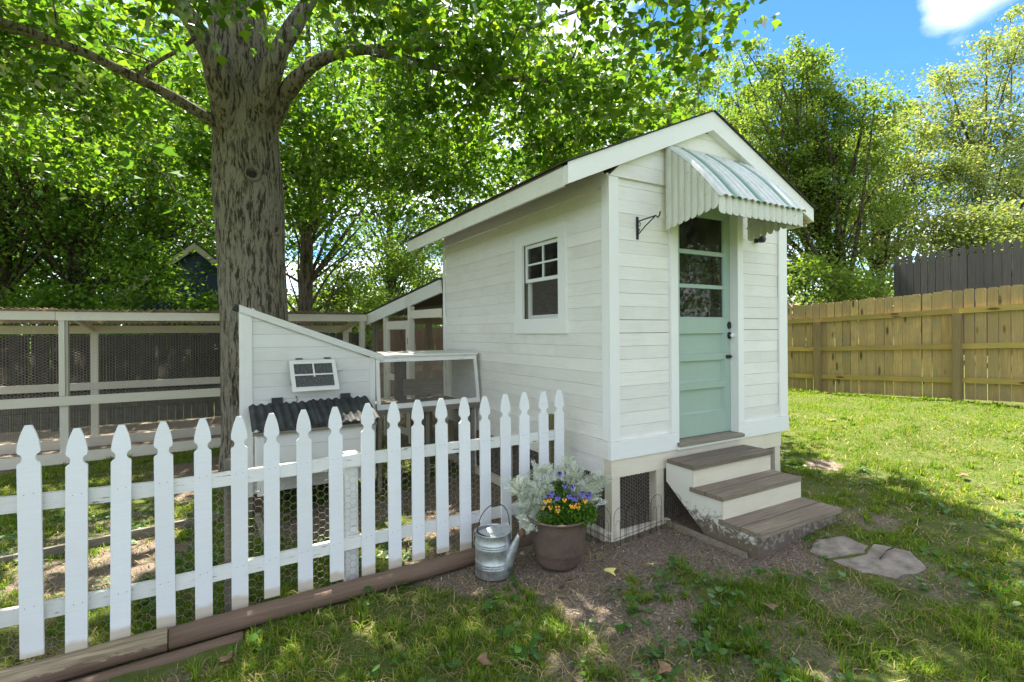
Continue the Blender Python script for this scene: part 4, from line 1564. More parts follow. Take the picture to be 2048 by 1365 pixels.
# ------------------------------------------------------------------ wire-fronted hutch between coop and shed
def make_hutch():
    H = thing('wire_hutch', 'white framed wire-fronted hutch joining the coop to the shed wall', 'hutch', (1.53, CY, -0.12))
    xa, xb = 1.532, 2.812
    tb = 0.0
    F = MB()
    # front frame leans out a little at the foot
    def P(x, z, y=0.0):
        return (x + (0.025 if x > 2 else 0) * (1.43 - z) / 0.58, CY - 0.005 - 0.05 * (1.43 - z) / 0.58 + y, z)
    def barz(x0, x1, z0, z1, y0, y1):
        return ([P(x0, z0, y0), P(x1, z0, y0), P(x1, z0, y1), P(x0, z0, y1)], [P(x0, z1, y0), P(x1, z1, y0), P(x1, z1, y1), P(x0, z1, y1)])
    F.hexa(*barz(xa, xb - .03, 1.375, 1.43, 0, .03))
    F.build('frame_rail', 'rail', H)
    MB().hexa(*barz(xa, xb - .03, 0.845, 0.90, 0, .03)).build('frame_rail', 'rail', H)
    MB().hexa(*barz(xa + .0, xa + .04, 0.9005, 1.3745, 0, .03)).build('frame_stile', 'coop_z', H)
    MB().hexa(*barz(xb - .07, xb - .0305, 0.9005, 1.3745, 0, .03)).build('frame_stile', 'coop_z', H)
    MB().box(xa, xb - .02, CY - 0.03, 6.7, 1.432, 1.456).build('roof', 'rail', H)
    MB().box(xa, xb - .02, CY + .0, 6.7, 0.79, 0.81).build('floor', 'grey_wood', H)
    box('sill', 'grey_wood', H, xa - .01, xb - .02, CY - .075, CY - .002, 0.785, 0.843)
    for lx in (1.545, 2.11, 2.70):
        box('leg', 'grey_wood_z', H, lx, lx + 0.045, CY - .02, CY + .025, gz(lx, CY) - 0.04, 0.784)
    for lx in (1.80, 2.0, 2.25):
        box('leg', 'raw_wood', H, lx, lx + 0.035, 6.6, 6.635, gz(lx, 6.6) - 0.04, 0.789)
    box('back_panel', 'grey_wood', H, 2.15, 2.70, 6.62, 6.64, 0.86, 1.08)
    box('back_post', 'raw_wood', H, 2.44, 2.50, 6.645, 6.695, 0.811, 1.431)
    box('back_post', 'interior', H, 2.05, 2.20, 6.645, 6.695, 0.811, 1.431)
    box('side_panel', 'coop_z', H, 2.735, 2.79, CY + .03, CY + .15, -0.10, 0.784)
    v, q = gridwire((xa + .03, CY - 0.04, 0.89), (1, 0, 0), (0, 0.09, 1.0), xb - xa - .08, 0.50, 0.0127, 0.0010)
    npmesh('hardware_cloth', v, q, 'wire', H, kind='stuff')
    v, q = gridwire((xa + .05, CY + 0.03, 0.0), (1, 0, 0), (0, 0, 1.0), xb - xa - .1, 0.78, 0.0127, 0.0010)
    npmesh('hardware_cloth', v, q, 'wire_dark', H, kind='stuff')


make_hutch()


# ------------------------------------------------------------------ long roofed chicken run behind
RY, RB = 9.5, 10.8


def make_run():
    T = thing('chicken_run', 'long low chicken run of white posts, wire netting and wavy tan roof sheets', 'chicken run', (0.0, RY, -0.12))
    xl, xr = -4.6, 2.40
    g = -0.14
    box('top_beam', 'runw', T, xl, -1.995, RY, RY + 0.045, 1.925, 2.045)
    box('top_beam', 'runw', T, -1.99, xr, RY, RY + 0.045, 1.92, 2.043)
    box('mid_rail', 'runw', T, xl, xr, RY - 0.002, RY + 0.04, 0.70, 0.83)
    box('base_board', 'runw', T, xl, xr, RY - 0.002, RY + 0.04, -0.13, 0.025)
    for x in (-3.9, -1.915, 0.25, 2.33):
        box('post', 'runz', T, x - 0.048, x + 0.048, RY + 0.047, RY + 0.14, g - .05, 1.918)
        box('post_face', 'runz', T, x - 0.046, x + 0.02, RY + 0.006, RY + 0.0465, 0.84, 1.918)
    for x in (-3.7, -1.778, 0.4, 2.30):
        box('post', 'runz', T, x - 0.048, x + 0.048, RB, RB + 0.09, g - .05, 1.86)
    box('top_beam', 'runw', T, xl, xr, RB - 0.045, RB - 0.002, 1.73, 1.86)
    box('mid_rail', 'runw', T, xl, xr, RB - 0.045, RB - 0.002, 0.80, 0.92)
    box('base_board', 'runw', T, xl, xr, RB - 0.045, RB - 0.002, -0.14, 0.02)
    for x in (-3.8, -1.85, 0.3, 2.2):
        MB().beam((x + .07, RY + .05, 1.955), (x + .07, RB - .05, 1.80), 0.04, 0.09).build('rafter', 'runw', T)
    vd = np.array([0, RB + .2 - (RY - .08), 1.90 - 2.075])
    ln = np.linalg.norm(vd)
    vd /= ln
    for i, (xa, wd, dz) in enumerate(((-4.6, 1.35, 0), (-3.3, 1.30, .012), (-2.05, 1.22, 0.0), (-0.90, 0.75, .014), (-0.20, 1.20, 0.002), (0.95, 1.35, .013))):
        corrugated((xa, RY - 0.08, 2.075 + dz), (1, 0, 0), vd, wd, ln, 0.076, 0.014, 0.003).build('roof_sheet', 'tan_sheet', T)
    for (y, z0, h) in ((RY + 0.05, 0.80, 1.12), (RB + 0.001, 0.90, 0.85)):
        v, q = hexwire((xl, y, z0), (1, 0, 0), (0, 0, 1), xr - xl, h, 0.025, 0.0013)
        npmesh('wire_netting', v, q, 'wire', T, kind='stuff')
    for (y) in (RY + 0.05, RB + 0.001):
        v, q = gridwire((xl, y, 0.0), (1, 0, 0), (0, 0, 1), xr - xl, 0.76, 0.018, 0.0011)
        npmesh('hardware_cloth', v, q, 'wire', T, kind='stuff')


make_run()


# ------------------------------------------------------------------ lean-to pen behind the shed
def make_leanto():
    T = thing('lean_to_pen', 'sloping white framed lean-to pen with a wire gate behind the shed', 'pen', (2.8, 6.9, -0.05))
    p0, p1 = np.array([2.80, 6.86]), np.array([2.43, 9.62])
    d = (p1 - p0) / np.linalg.norm(p1 - p0)
    def at(y):
        t = (y - p0[1]) / (p1[1] - p0[1])
        return p0[0] + (p1[0] - p0[0]) * t
    def zt(y):
        return 2.47 + (2.045 - 2.47) * (y - 6.86) / (9.62 - 6.86)
    def B(name, y0, z0, y1, z1, w, h, mat, dx=0.0):
        return MB().beam((at(y0) + dx, y0, z0), (at(y1) + dx, y1, z1), w, h).build(name, mat, T)
    B('rafter', 6.86, zt(6.86) - 0.10, 8.0, zt(8.0) - .10, 0.04, 0.19, 'rail', -.01)
    B('rafter', 8.005, zt(8.005) - 0.10, 9.68, zt(9.68) - .10, 0.04, 0.19, 'rail', -.01)
    def post(y, w, z1, mat='runz', dx=0.03, dy=0.0):
        x = at(y) + dx
        return box('post', mat, T, x - w / 2, x + w / 2, y - w / 2, y + w / 2, gz(x, y) - .05, z1)
    post(7.82, 0.085, zt(7.82) - 0.20, 'runz', 0.0)
    post(8.78, 0.07, zt(8.78) - 0.20, 'runz', 0.0)
    post(9.35, 0.08, zt(9.35) - .2, 'grey_wood_z', 0.05)
    B('cross_rail', 6.865, 1.99, 7.77, 1.99, 0.035, 0.125, 'runw', -.005)
    # gate
    gy0, gy1 = 7.88, 8.73
    G0 = MB()
    for (ya, yb, za, zb) in ((gy0, gy0 + .09, .05, 1.90), (gy1 - .09, gy1, .05, 1.90), (gy0 + .09, gy1 - .09, 1.76, 1.90), (gy0 + .09, gy1 - .09, 0.9, 1.0), (gy0 + .09, gy1 - .09, .05, .15)):
        G0.hexa([(at(ya) - .02, ya, za), (at(ya) + .015, ya, za), (at(yb) + .015, yb, za), (at(yb) - .02, yb, za)],
                [(at(ya) - .02, ya, zb), (at(ya) + .015, ya, zb), (at(yb) + .015, yb, zb), (at(yb) - .02, yb, zb)])
    go = G0.build('gate', 'runz', T, label='white framed wire gate')
    hx = at(7.87)
    box('hinge', 'wire_dark', go, hx - .03, hx - .02, 7.85, 7.91, 1.52, 1.62)
    # roof over the pen
    MB().hexa([(2.76, 6.86, 2.475), (5.1, 6.86, 2.475), (5.1, 9.72, 2.04), (2.39, 9.72, 2.04)],
              [(2.76, 6.86, 2.50), (5.1, 6.86, 2.50), (5.1, 9.72, 2.065), (2.39, 9.72, 2.065)]).build('roof', 'shingle', T)
    for y, x in ((6.95, 3.5), (8.9, 3.35), (9.55, 4.0), (7.3, 4.9), (9.55, 4.95)):
        box('post', 'raw_wood', T, x, x + .09, y, y + .09, gz(x, y) - .05, 2.0)
    MB().beam((2.5, 9.55, 1.0), (4.9, 9.55, 1.0), 0.04, 0.1).build('rail', 'raw_wood_x', T)
    MB().beam((2.5, 9.6, 1.93), (4.9, 9.6, 1.93), 0.04, 0.13).build('rail', 'raw_wood_x', T)
    u = np.array([(p1 - p0)[0], (p1 - p0)[1], 0])
    ln = np.linalg.norm(u)
    u /= ln
    v, q = hexwire((p0[0] + .03, p0[1], 0.0), u, (0, 0, 1), ln, 2.1, 0.026, 0.0015)
    npmesh('wire_netting', v, q, 'wire', T, kind='stuff')
    # two sticks leaning inside
    for k, (a, b) in enumerate((((2.95, 8.9, 0.0), (3.0, 9.4, 1.95)), ((2.95, 8.95, 0.0), (3.25, 9.45, 1.7)))):
        o = MB().tube([a, b], 0.018, 8).build('garden_stake', 'raw_wood', origin=a)
        tag(o, ('upright' if k == 0 else 'slanting') + ' thin wooden stake leaning inside the lean-to pen', 'stake')


make_leanto()
o = thing('nest_shelf', 'small grey wooden shelf box inside the pen, seen through the hutch wire', 'shelf', (2.62, 8.0, 0.0))
q0 = onX(786, 770, 2.75); q1 = onX(826, 768, 2.75)
sy0, sy1 = q1[1] - .05, q0[1]
box('shelf_top', 'grey_wood', o, 2.72, 3.05, sy0, sy1, 0.86, 0.89)
box('shelf_box', 'interior_pale', o, 2.74, 3.03, sy0 + .05, sy1 - .05, 0.62, 0.859)
box('leg', 'grey_wood_z', o, 2.75, 2.80, sy0 + .06, sy0 + .11, -0.12, 0.619)
box('leg', 'grey_wood_z', o, 2.97, 3.02, sy1 - .12, sy1 - .07, -0.12, 0.619)


# ------------------------------------------------------------------ board fences
def dogear(w, h):
    c = 0.024
    return [(0, 0), (w, 0), (w, h - c), (w - c, h), (c, h), (0, h - c)]


def gothic(w, h):
    pts = [(0, 0), (w, 0), (w, h - 0.215), (w - .026, h - .19), (w - .026, h - .165), (w - .004, h - .14)]
    for t in (0.3, 0.55, 0.8, 1.0):
        pts.append((w / 2 + (w / 2 - .004) * (1 - t ** 1.25), h - 0.14 + 0.14 * t))
    return pts + [(w - x, y) for x, y in pts[2:-1]][::-1]


def board_fence(name, label, a, b, zfun, h, bw, gap, mat, face, poly=dogear, rails=None, posts=None, railmat='rail_wood', postmat='post_wood', jz=0.012, seed=1, depth=0.018):
    """boards from a to b; face=+1/-1: side on which rails and posts sit"""
    r = random.Random(seed)
    a, b = np.array(a, float), np.array(b, float)
    d = b - a
    ln = np.linalg.norm(d)
    d /= ln
    nrm = np.array([-d[1], d[0]]) * face
    F = thing(name, label, 'fence', (a[0], a[1], float(zfun(*a))))
    k = int(ln / (bw + gap))
    for i in range(k):
        s = i * (bw + gap)
        q = a + d * s
        m = a + d * (s + bw / 2)
        z0 = float(zfun(m[0], m[1])) + 0.03
        hh = h + r.uniform(-jz, jz)
        off = r.uniform(-.002, .002)
        tl = r.uniform(-0.004, 0.004)
        pl = [(u + tl * v, v) for u, v in poly(bw - (r.uniform(0, .004) if r.random() < .7 else r.uniform(.006, .013)), hh)]
        MB().prism(pl, (q[0] + nrm[0] * off, q[1] + nrm[1] * off, z0), (d[0], d[1], 0), (0, 0, 1), (-nrm[0] * depth, -nrm[1] * depth, 0)).build('board', mat, F)
    ps = posts or []
    edges = [0.0] + [p for p in ps if 0 < p < ln] + [ln]
    for z in (rails or []):
        for s0, s1 in zip(edges[:-1], edges[1:]):
            p0, p1 = a + d * (s0 + .0), a + d * (s1 - .003)
            o_ = nrm * 0.024
            MB().beam((p0[0] + o_[0], p0[1] + o_[1], float(zfun(*p0)) + z), (p1[0] + o_[0], p1[1] + o_[1], float(zfun(*p1)) + z), 0.040, 0.085).build('rail', railmat, F)
    for s in ps:
        p = a + d * s + nrm * 0.093
        m = MB()
        z0 = float(zfun(*p))
        w = 0.048
        c = [p - d * w - nrm * w, p + d * w - nrm * w, p + d * w + nrm * w, p - d * w + nrm * w]
        m.hexa([(x[0], x[1], z0 - .06) for x in c], [(x[0], x[1], z0 + h - 0.36) for x in c])
        m.build('post', postmat, F)
    return F


def rz(x, y):
    y = np.asarray(y, float)
    return np.where(y < 6.6, 0.515 - 0.045 * (y - 3.5), 0.375 - 0.02 * (y - 6.6))


board_fence('privacy_fence', 'weathered yellow-brown dog-eared board fence with exposed rails along the lawn', (10.56, 1.2), (10.62, 15.5), rz, 1.80, 0.138, 0.006,
            'fence_wood', 1, rails=(1.48, 0.90, 0.34), posts=[0.08, 2.35, 4.60, 6.95, 9.3, 11.6], seed=4)
# neighbour's charcoal fence on higher ground
d0 = atD(1789, 512, 11.2)
d1 = atD(2300, 437, 7.51)
board_fence('neighbour_fence', 'charcoal gothic-topped board fence rising behind the yellow-brown fence', (d0[0], d0[1]), (d1[0], d1[1]),
            lambda x, y: 1.16 + 0 * x, d0[2] - 1.19, 0.137, 0.006, 'dark_fence', 1, poly=gothic, rails=(0.4, 1.5), railmat='dark_fence', postmat='dark_fence', seed=8)
dB = 12.9
board_fence('back_fence', 'black-brown board fence behind the chicken run', (-7.5, dB), (3.35, dB), lambda x, y: -0.13 + 0 * x, 1.80, 0.138, 0.005, 'black_fence', -1,
            rails=(0.4, 1.45), railmat='black_fence', postmat='black_fence', posts=[2.4, 4.8, 7.2, 9.6], seed=5)
board_fence('brown_back_fence', 'red-brown dog-eared fence glimpsed through the lean-to pen', (3.4, dB), (10.4, dB + .3), lambda x, y: 0.0 + 0.03 * (x - 3.4), 1.75, 0.138, 0.005, 'brown_fence', -1,
            rails=(0.4, 1.42), railmat='brown_fence', postmat='brown_fence', posts=[2.4, 4.8], seed=6)


# ------------------------------------------------------------------ buildings beyond
def make_blue_house():
    c = atD(389, 488, 16.2)
    Hh = thing('blue_house', 'dark blue gabled house with cream rake boards behind the trees', 'house', (c[0], c[1], -0.13))
    pk = c[2]
    hw, sl = 2.0, 0.86
    ez = pk - hw * sl
    y0 = c[1]
    for i in range(int((ez + 0.13) / 0.2) + 1):
        za = -0.13 + i * 0.2
        box('siding_board', 'blue_wall', Hh, c[0] - hw + .15, c[0] + hw - .15, y0, y0 + 0.03 + (i % 2) * .001, za, min(za + .197, ez))
    box('wall', 'blue_wall', Hh, c[0] - hw + .16, c[0] + hw - .16, y0 + .035, y0 + 6, -.13, ez)
    MB().prism([(-hw + .15, ez), (hw - .15, ez), (0, pk - .1)], (c[0], y0 + .001, 0), (1, 0, 0), (0, 0, 1), (0, .03, 0)).build('gable', 'blue_wall', Hh)
    for s in (-1, 1):
        MB().prism([(0, pk), (s * (hw + .2), ez - .17), (s * (hw + .2), ez - .40), (0, pk - .22)], (c[0], y0 - .2, 0), (1, 0, 0), (0, 0, 1), (0, .05, 0)).build('rake_board', 'cream_trim', Hh)
        MB().prism([(0, pk + .06), (s * (hw + .25), ez - .15), (s * (hw + .25), ez - .2), (0, pk)], (c[0], y0 - .2, 0), (1, 0, 0), (0, 0, 1), (0, 6.4, 0)).build('roof', 'shingle', Hh)


make_blue_house()


def make_far_house():
    c = atD(1695, 600, 36.0)
    Hh = thing('far_house', 'far house with brown shingle roof just showing over the right fence', 'house', (c[0], c[1], 0.6))
    zt = c[2] + 0.30
    ez = zt - 1.9
    w, d = 5.5, 4.0
    u = np.array([_rgt[0], _rgt[1]])
    f = np.array([_fwd[0], _fwd[1]])
    cc = np.array([c[0], c[1]]) + f * 4 - u * 2.2
    def q(a, b, z):
        p = cc + u * a + f * b
        return (p[0], p[1], z)
    MB().hexa([q(-w, -d, .6), q(w, -d, .6), q(w, d, .6), q(-w, d, .6)], [q(-w, -d, ez), q(w, -d, ez), q(w, d, ez), q(-w, d, ez)]).build('wall', 'cream_trim', Hh)
    e = .5
    MB().add([q(-w - e, -d - e, ez), q(w + e, -d - e, ez), q(w + e, d + e, ez), q(-w - e, d + e, ez), q(-w + 2, 0, zt), q(w - 2, 0, zt)],
             [(0, 1, 5, 4), (1, 2, 5), (2, 3, 4, 5), (3, 0, 4), (3, 2, 1, 0)]).build('roof', 'brown_roof', Hh)


make_far_house()


# ------------------------------------------------------------------ leaves and trees
def rotmats(yaw, pitch, roll):
    cy, sy, cp, sp, cr, sr = np.cos(yaw), np.sin(yaw), np.cos(pitch), np.sin(pitch), np.cos(roll), np.sin(roll)
    Rm = np.empty((len(yaw), 3, 3))
    Rm[:, 0, 0] = cy * cp; Rm[:, 0, 1] = cy * sp * sr - sy * cr; Rm[:, 0, 2] = cy * sp * cr + sy * sr
    Rm[:, 1, 0] = sy * cp; Rm[:, 1, 1] = sy * sp * sr + cy * cr; Rm[:, 1, 2] = sy * sp * cr - cy * sr
    Rm[:, 2, 0] = -sp; Rm[:, 2, 1] = cp * sr; Rm[:, 2, 2] = cp * cr
    return Rm


def lobed_template():
    """five-lobed leaf, stem at the origin, tip along +x, unit length"""
    out = [(0.0, -0.02), (0.12, -0.32), (0.40, -0.55), (0.52, -0.22), (1.0, 0.0)]
    out = out + [(x, -y) for x, y in out[::-1][1:]]
    pts = [(0.30, 0.0, 0.03)] + [(x, y, 0.10 * abs(y) - 0.10 * x * x) for x, y in out]
    tris = [(0, i, i + 1) for i in range(1, len(out))] + [(0, len(out), 1)]
    return np.array(pts), np.array(tris)


def simple_template():
    pts = np.array([(0, 0, 0), (0.45, -0.33, 0.06), (1.0, 0, -0.05), (0.45, 0.33, 0.06)])
    return pts, np.array([(0, 1, 2), (0, 2, 3)])


def needle_template():
    pts = np.array([(0, -0.03, 0), (0, 0.03, 0), (1, 0, 0), (0.1, 0, 0), (0.8, 0.28, 0.1), (0.85, -0.3, 0.05)])
    return pts, np.array([(0, 1, 2), (0, 1, 4), (0, 1, 5)])


LOBED, SIMPLE, NEEDLE = lobed_template(), simple_template(), needle_template()


def place_leaves(c, size, tmpl, r, pitch_mu=0.35, flat=0.6):
    n = len(c)
    T, F = tmpl
    yaw = r.uniform(0, 2 * math.pi, n)
    pit = r.normal(pitch_mu, 0.45, n)
    rol = r.normal(0, flat, n)
    s = size * r.uniform(0.6, 1.25, n)
    Rm = rotmats(yaw, pit, rol)
    v = np.einsum('nij,kj->nki', Rm, T) * s[:, None, None] + c[:, None, :]
    f = F[None] + (np.arange(n) * len(T))[:, None, None]
    return v, f, Rm, s


def tube_np(path, rad, n, rr=None):
    m = MB().tube(path, rad, n, cap=False)
    return m


def curve_pts(a, b, k, sag, r):
    a, b = np.array(a, float), np.array(b, float)
    mid = (a + b) / 2 + np.array([r.normal(0, .12), r.normal(0, .12), sag]) * np.linalg.norm(b - a)
    t = np.linspace(0, 1, k)[:, None]
    return (1 - t) ** 2 * a + 2 * t * (1 - t) * mid + t ** 2 * b


def bg_tree(name, label, base, height, crown_r, crown_z0, mat, seed, nclu=150, nleaf=110, lsize=0.13, trunk_r=0.2, lean=(0, 0), clump=0.75, group=None,
            shape='round', tmpl=SIMPLE, pitch_mu=0.35, fill=0.35, forks=0, barkmat='bark_far', flat=0.6):
    r = np.random.default_rng(seed)
    bx, by = base
    bz = float(gz(bx, by))
    T = thing(name, label, 'tree', (bx, by, bz), group)
    top = np.array([bx + lean[0], by + lean[1], bz + height])
    tr = MB()
    ts = np.linspace(0, 0.9, 12)
    path = np.array([[bx + lean[0] * t ** 1.4 + 0.12 * math.sin(3 * t + seed), by + lean[1] * t ** 1.4 + 0.1 * math.cos(4 * t + seed) - .1 * math.cos(seed), bz - 0.1 + height * t] for t in ts])
    rad = trunk_r * (1 - 0.85 * ts / 0.9) + 0.25 * trunk_r * np.exp(-ts * 14)
    kt = 8 if shape == 'stems' else 12
    tr.tube(path[:kt], rad[:kt] * (np.linspace(1, 0.35, kt) if kt < 12 else 1.0), 12)
    cen = []
    mid_z = (crown_z0 + height) / 2
    hh = (height - crown_z0) / 2
    stems = []
    if shape == 'stems':
        for k in range(forks):
            a = 2 * math.pi * (k + r.uniform(-.3, .3)) / forks
            t0 = r.uniform(0.12, 0.5)
            s0 = np.array([np.interp(t0, ts, path[:, i_]) for i_ in range(3)])
            out = crown_r * r.uniform(0.25, 1.0)
            end = np.array([bx + lean[0] + out * math.cos(a), by + lean[1] + out * math.sin(a), bz + height * (1.0 - 0.30 * (out / crown_r) ** 1.6) * r.uniform(0.86, 1.0)])
            stems.append(curve_pts(s0, end, 10, -0.08, r))
            tr.tube(stems[-1], np.linspace(trunk_r * 0.42, 0.012, 10), 7, cap=False)
    while len(cen) < nclu and stems:
        st_ = stems[int(r.integers(0, len(stems)))]
        t = 1 - r.random() ** 1.25 * 0.85
        p = np.array([np.interp(t * 9, np.arange(10), st_[:, i_]) for i_ in range(3)])
        sp_ = 0.16 + 0.85 * (1 - t) ** 0.7
        p = p + r.normal(0, 1, 3) * np.array([sp_, sp_, sp_ * 0.7])
        if p[2] > bz + crown_z0:
            cen.append(p)
    while len(cen) < nclu:
        p = r.normal(0, 1, 3)
        p /= np.linalg.norm(p)
        q = r.uniform(fill, 1.0) ** 0.6
        p = p * q
        if shape == 'round':
            s = crown_r * (1.0 - 0.25 * max(0, p[2]) + 0.12 * math.sin(5 * math.atan2(p[1], p[0]) + seed))
        elif shape == 'cone':
            s = crown_r * (0.55 * (1 - p[2]))
        else:
            s = crown_r
        c = np.array([bx + lean[0] * 0.8 + p[0] * s, by + lean[1] * 0.8 + p[1] * s, bz + mid_z + p[2] * hh])
        cen.append(c)
    cen = np.array(cen)
    for c in cen:                              # a limb from the trunk to every second clump
        if r.random() < (0.12 if stems else 0.3):
            zz = bz + max(crown_z0 * 0.55, (c[2] - bz) * r.uniform(0.45, 0.8))
            i = int(np.clip((zz - path[0][2]) / (path[-1][2] - path[0][2]) * 11, 0, 11))
            a = path[i]
            ln = np.linalg.norm(c - a)
            r0 = min(rad[i] * 0.5, 0.010 + 0.010 * ln)
            tr.tube(curve_pts(a, c, 6, 0.06, r), np.linspace(r0, 0.006, 6), 5, cap=False)
    tr.build('trunk', barkmat, T, smooth=True)
    cs = clump * r.uniform(0.6, 1.25, nclu)
    if stems:
        cs = cs * np.clip(1.25 - 0.75 * (cen[:, 2] - bz) / height, 0.4, 1.1)
    k = r.integers(0, nclu, nclu * nleaf)
    off = r.normal(0, 1, (len(k), 3)) * (cs[k] * 0.55)[:, None] * np.array([1, 1, 0.62])
    v, f, _, _ = place_leaves(cen[k] + off, lsize, tmpl, r, pitch_mu, flat)
    npmesh('crown', v.reshape(-1, 3), f.reshape(-1, 3), mat, T, kind='stuff')
    return T


def px_base(px, depth):
    p = atD(px, 700, depth)
    return (p[0], p[1])


GT = 'trees beyond the chicken run'
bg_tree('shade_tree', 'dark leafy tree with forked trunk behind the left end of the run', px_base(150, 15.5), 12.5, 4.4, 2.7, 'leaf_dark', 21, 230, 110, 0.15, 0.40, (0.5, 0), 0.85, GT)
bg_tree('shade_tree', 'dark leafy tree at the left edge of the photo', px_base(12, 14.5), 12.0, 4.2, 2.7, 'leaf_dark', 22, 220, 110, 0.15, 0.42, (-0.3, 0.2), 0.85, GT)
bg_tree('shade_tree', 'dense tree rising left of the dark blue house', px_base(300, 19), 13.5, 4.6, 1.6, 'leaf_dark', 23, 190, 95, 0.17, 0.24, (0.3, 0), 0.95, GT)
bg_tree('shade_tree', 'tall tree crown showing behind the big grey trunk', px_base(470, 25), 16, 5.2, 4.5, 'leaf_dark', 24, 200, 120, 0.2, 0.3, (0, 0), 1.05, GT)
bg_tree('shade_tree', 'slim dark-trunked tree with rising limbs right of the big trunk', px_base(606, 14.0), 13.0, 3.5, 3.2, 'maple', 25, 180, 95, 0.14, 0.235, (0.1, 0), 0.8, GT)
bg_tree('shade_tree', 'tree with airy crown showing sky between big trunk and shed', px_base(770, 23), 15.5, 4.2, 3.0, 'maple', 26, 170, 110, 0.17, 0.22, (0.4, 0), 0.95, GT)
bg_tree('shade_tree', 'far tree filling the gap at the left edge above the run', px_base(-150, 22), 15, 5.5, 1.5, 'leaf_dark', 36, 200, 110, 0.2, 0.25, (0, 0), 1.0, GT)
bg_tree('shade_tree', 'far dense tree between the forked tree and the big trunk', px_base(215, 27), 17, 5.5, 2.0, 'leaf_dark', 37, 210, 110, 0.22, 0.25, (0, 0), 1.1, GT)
GS = 'bright shrubs behind the run'
for k, (px, dp, h, rr) in enumerate(((690, 18, 4.2, 2.0), (800, 21, 5.6, 2.4), (850, 26, 7.5, 2.8))):
    bg_tree('leafy_shrub', ['low sunlit yellow-green shrub behind the run beside the slim trunk', 'sunlit yellow-green shrub behind the lean-to pen', 'tall sunlit shrub just left of the shed eave'][k],
            px_base(px, dp), h, rr, 0.3, 'leaf_bright', 40 + k, 90, 110, 0.15, 0.08, (0, 0), 0.6, GS)
for k, (px, dp) in enumerate(((60, 13.6), (318, 14.0))):
    bg_tree('leafy_shrub', ['dark shrub behind the back fence at the left edge', 'dark shrub behind the back fence left of the big trunk'][k], px_base(px, dp), 3.3 + 1.0 * k, 1.9 - 0.45 * k, 0.2, 'leaf_dark', 50 + k, 70, 110, 0.14, 0.06, (0, 0), 0.55, 'dark shrubs behind the run')
GR = 'trees behind the shed and right fence'
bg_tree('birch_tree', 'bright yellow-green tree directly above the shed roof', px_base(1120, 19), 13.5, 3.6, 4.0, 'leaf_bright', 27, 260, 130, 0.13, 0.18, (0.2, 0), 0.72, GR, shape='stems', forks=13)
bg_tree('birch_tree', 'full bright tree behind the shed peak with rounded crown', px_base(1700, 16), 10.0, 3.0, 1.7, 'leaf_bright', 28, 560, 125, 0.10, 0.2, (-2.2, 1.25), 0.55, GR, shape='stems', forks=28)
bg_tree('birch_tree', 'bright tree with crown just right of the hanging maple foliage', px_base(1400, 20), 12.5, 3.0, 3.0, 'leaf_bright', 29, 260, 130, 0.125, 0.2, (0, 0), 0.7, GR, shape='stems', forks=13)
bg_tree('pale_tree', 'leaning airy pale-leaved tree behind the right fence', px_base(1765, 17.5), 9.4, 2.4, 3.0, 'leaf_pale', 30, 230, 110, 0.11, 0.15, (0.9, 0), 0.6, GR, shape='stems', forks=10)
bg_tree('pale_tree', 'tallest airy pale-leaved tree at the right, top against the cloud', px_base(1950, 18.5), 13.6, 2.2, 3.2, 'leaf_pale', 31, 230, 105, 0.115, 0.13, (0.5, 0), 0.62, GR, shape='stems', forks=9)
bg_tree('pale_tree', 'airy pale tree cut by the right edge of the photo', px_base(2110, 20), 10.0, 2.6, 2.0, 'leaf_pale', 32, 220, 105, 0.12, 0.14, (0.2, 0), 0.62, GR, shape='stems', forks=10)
bg_tree('pine_tree', 'dark layered pine behind the charcoal fence at the right edge', px_base(2090, 16.5), 8.0, 2.9, 1.6, 'pine', 33, 95, 260, 0.16, 0.2, (-0.2, 0), 0.62, None, tmpl=NEEDLE, pitch_mu=0.1)
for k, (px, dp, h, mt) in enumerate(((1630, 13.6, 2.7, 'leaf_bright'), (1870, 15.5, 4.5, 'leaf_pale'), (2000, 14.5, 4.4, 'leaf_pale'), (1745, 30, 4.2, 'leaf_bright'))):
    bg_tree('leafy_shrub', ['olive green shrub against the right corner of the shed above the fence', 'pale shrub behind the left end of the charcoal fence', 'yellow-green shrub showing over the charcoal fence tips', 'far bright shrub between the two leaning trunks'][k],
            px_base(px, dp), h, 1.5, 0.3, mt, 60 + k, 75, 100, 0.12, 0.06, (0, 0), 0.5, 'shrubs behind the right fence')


bg_tree('shade_tree', 'tree mirrored in the door panes, standing behind the photographer to the right', (17.0, -9.0), 11, 4.2, 1.0, 'leaf_dark', 70, 150, 90, 0.17, 0.25, (0, 0), 1.0)
bg_tree('shade_tree', 'farther tree mirrored in the door panes, behind the photographer', (25.0, -13.0), 15, 5.0, 1.0, 'leaf_dark', 71, 160, 90, 0.2, 0.25, (0, 0), 1.1)


def make_far_wood():
    r = np.random.default_rng(90)
    n = 520
    a = r.uniform(0, 2 * math.pi, n)
    d = r.uniform(48, 75, n)
    c = np.stack([d * np.cos(a), d * np.sin(a), r.uniform(0, 1, n) ** 0.8 * (6 + 3 * np.sin(a * 7) + 2 * np.sin(a * 17))], 1)
    k = r.integers(0, n, 46000)
    p = c[k] + r.normal(0, 1, (len(k), 3)) * np.array([1.8, 1.8, 1.3])
    p[:, 2] = np.maximum(p[:, 2], 0.1)
    v, f, _, _ = place_leaves(p, 0.75, SIMPLE, r)
    o = npmesh('far_wood', v.reshape(-1, 3), f.reshape(-1, 3), 'leaf_dark')
    tag(o, 'far belt of trees around the gardens', 'woodland', kind='stuff')


make_far_wood()


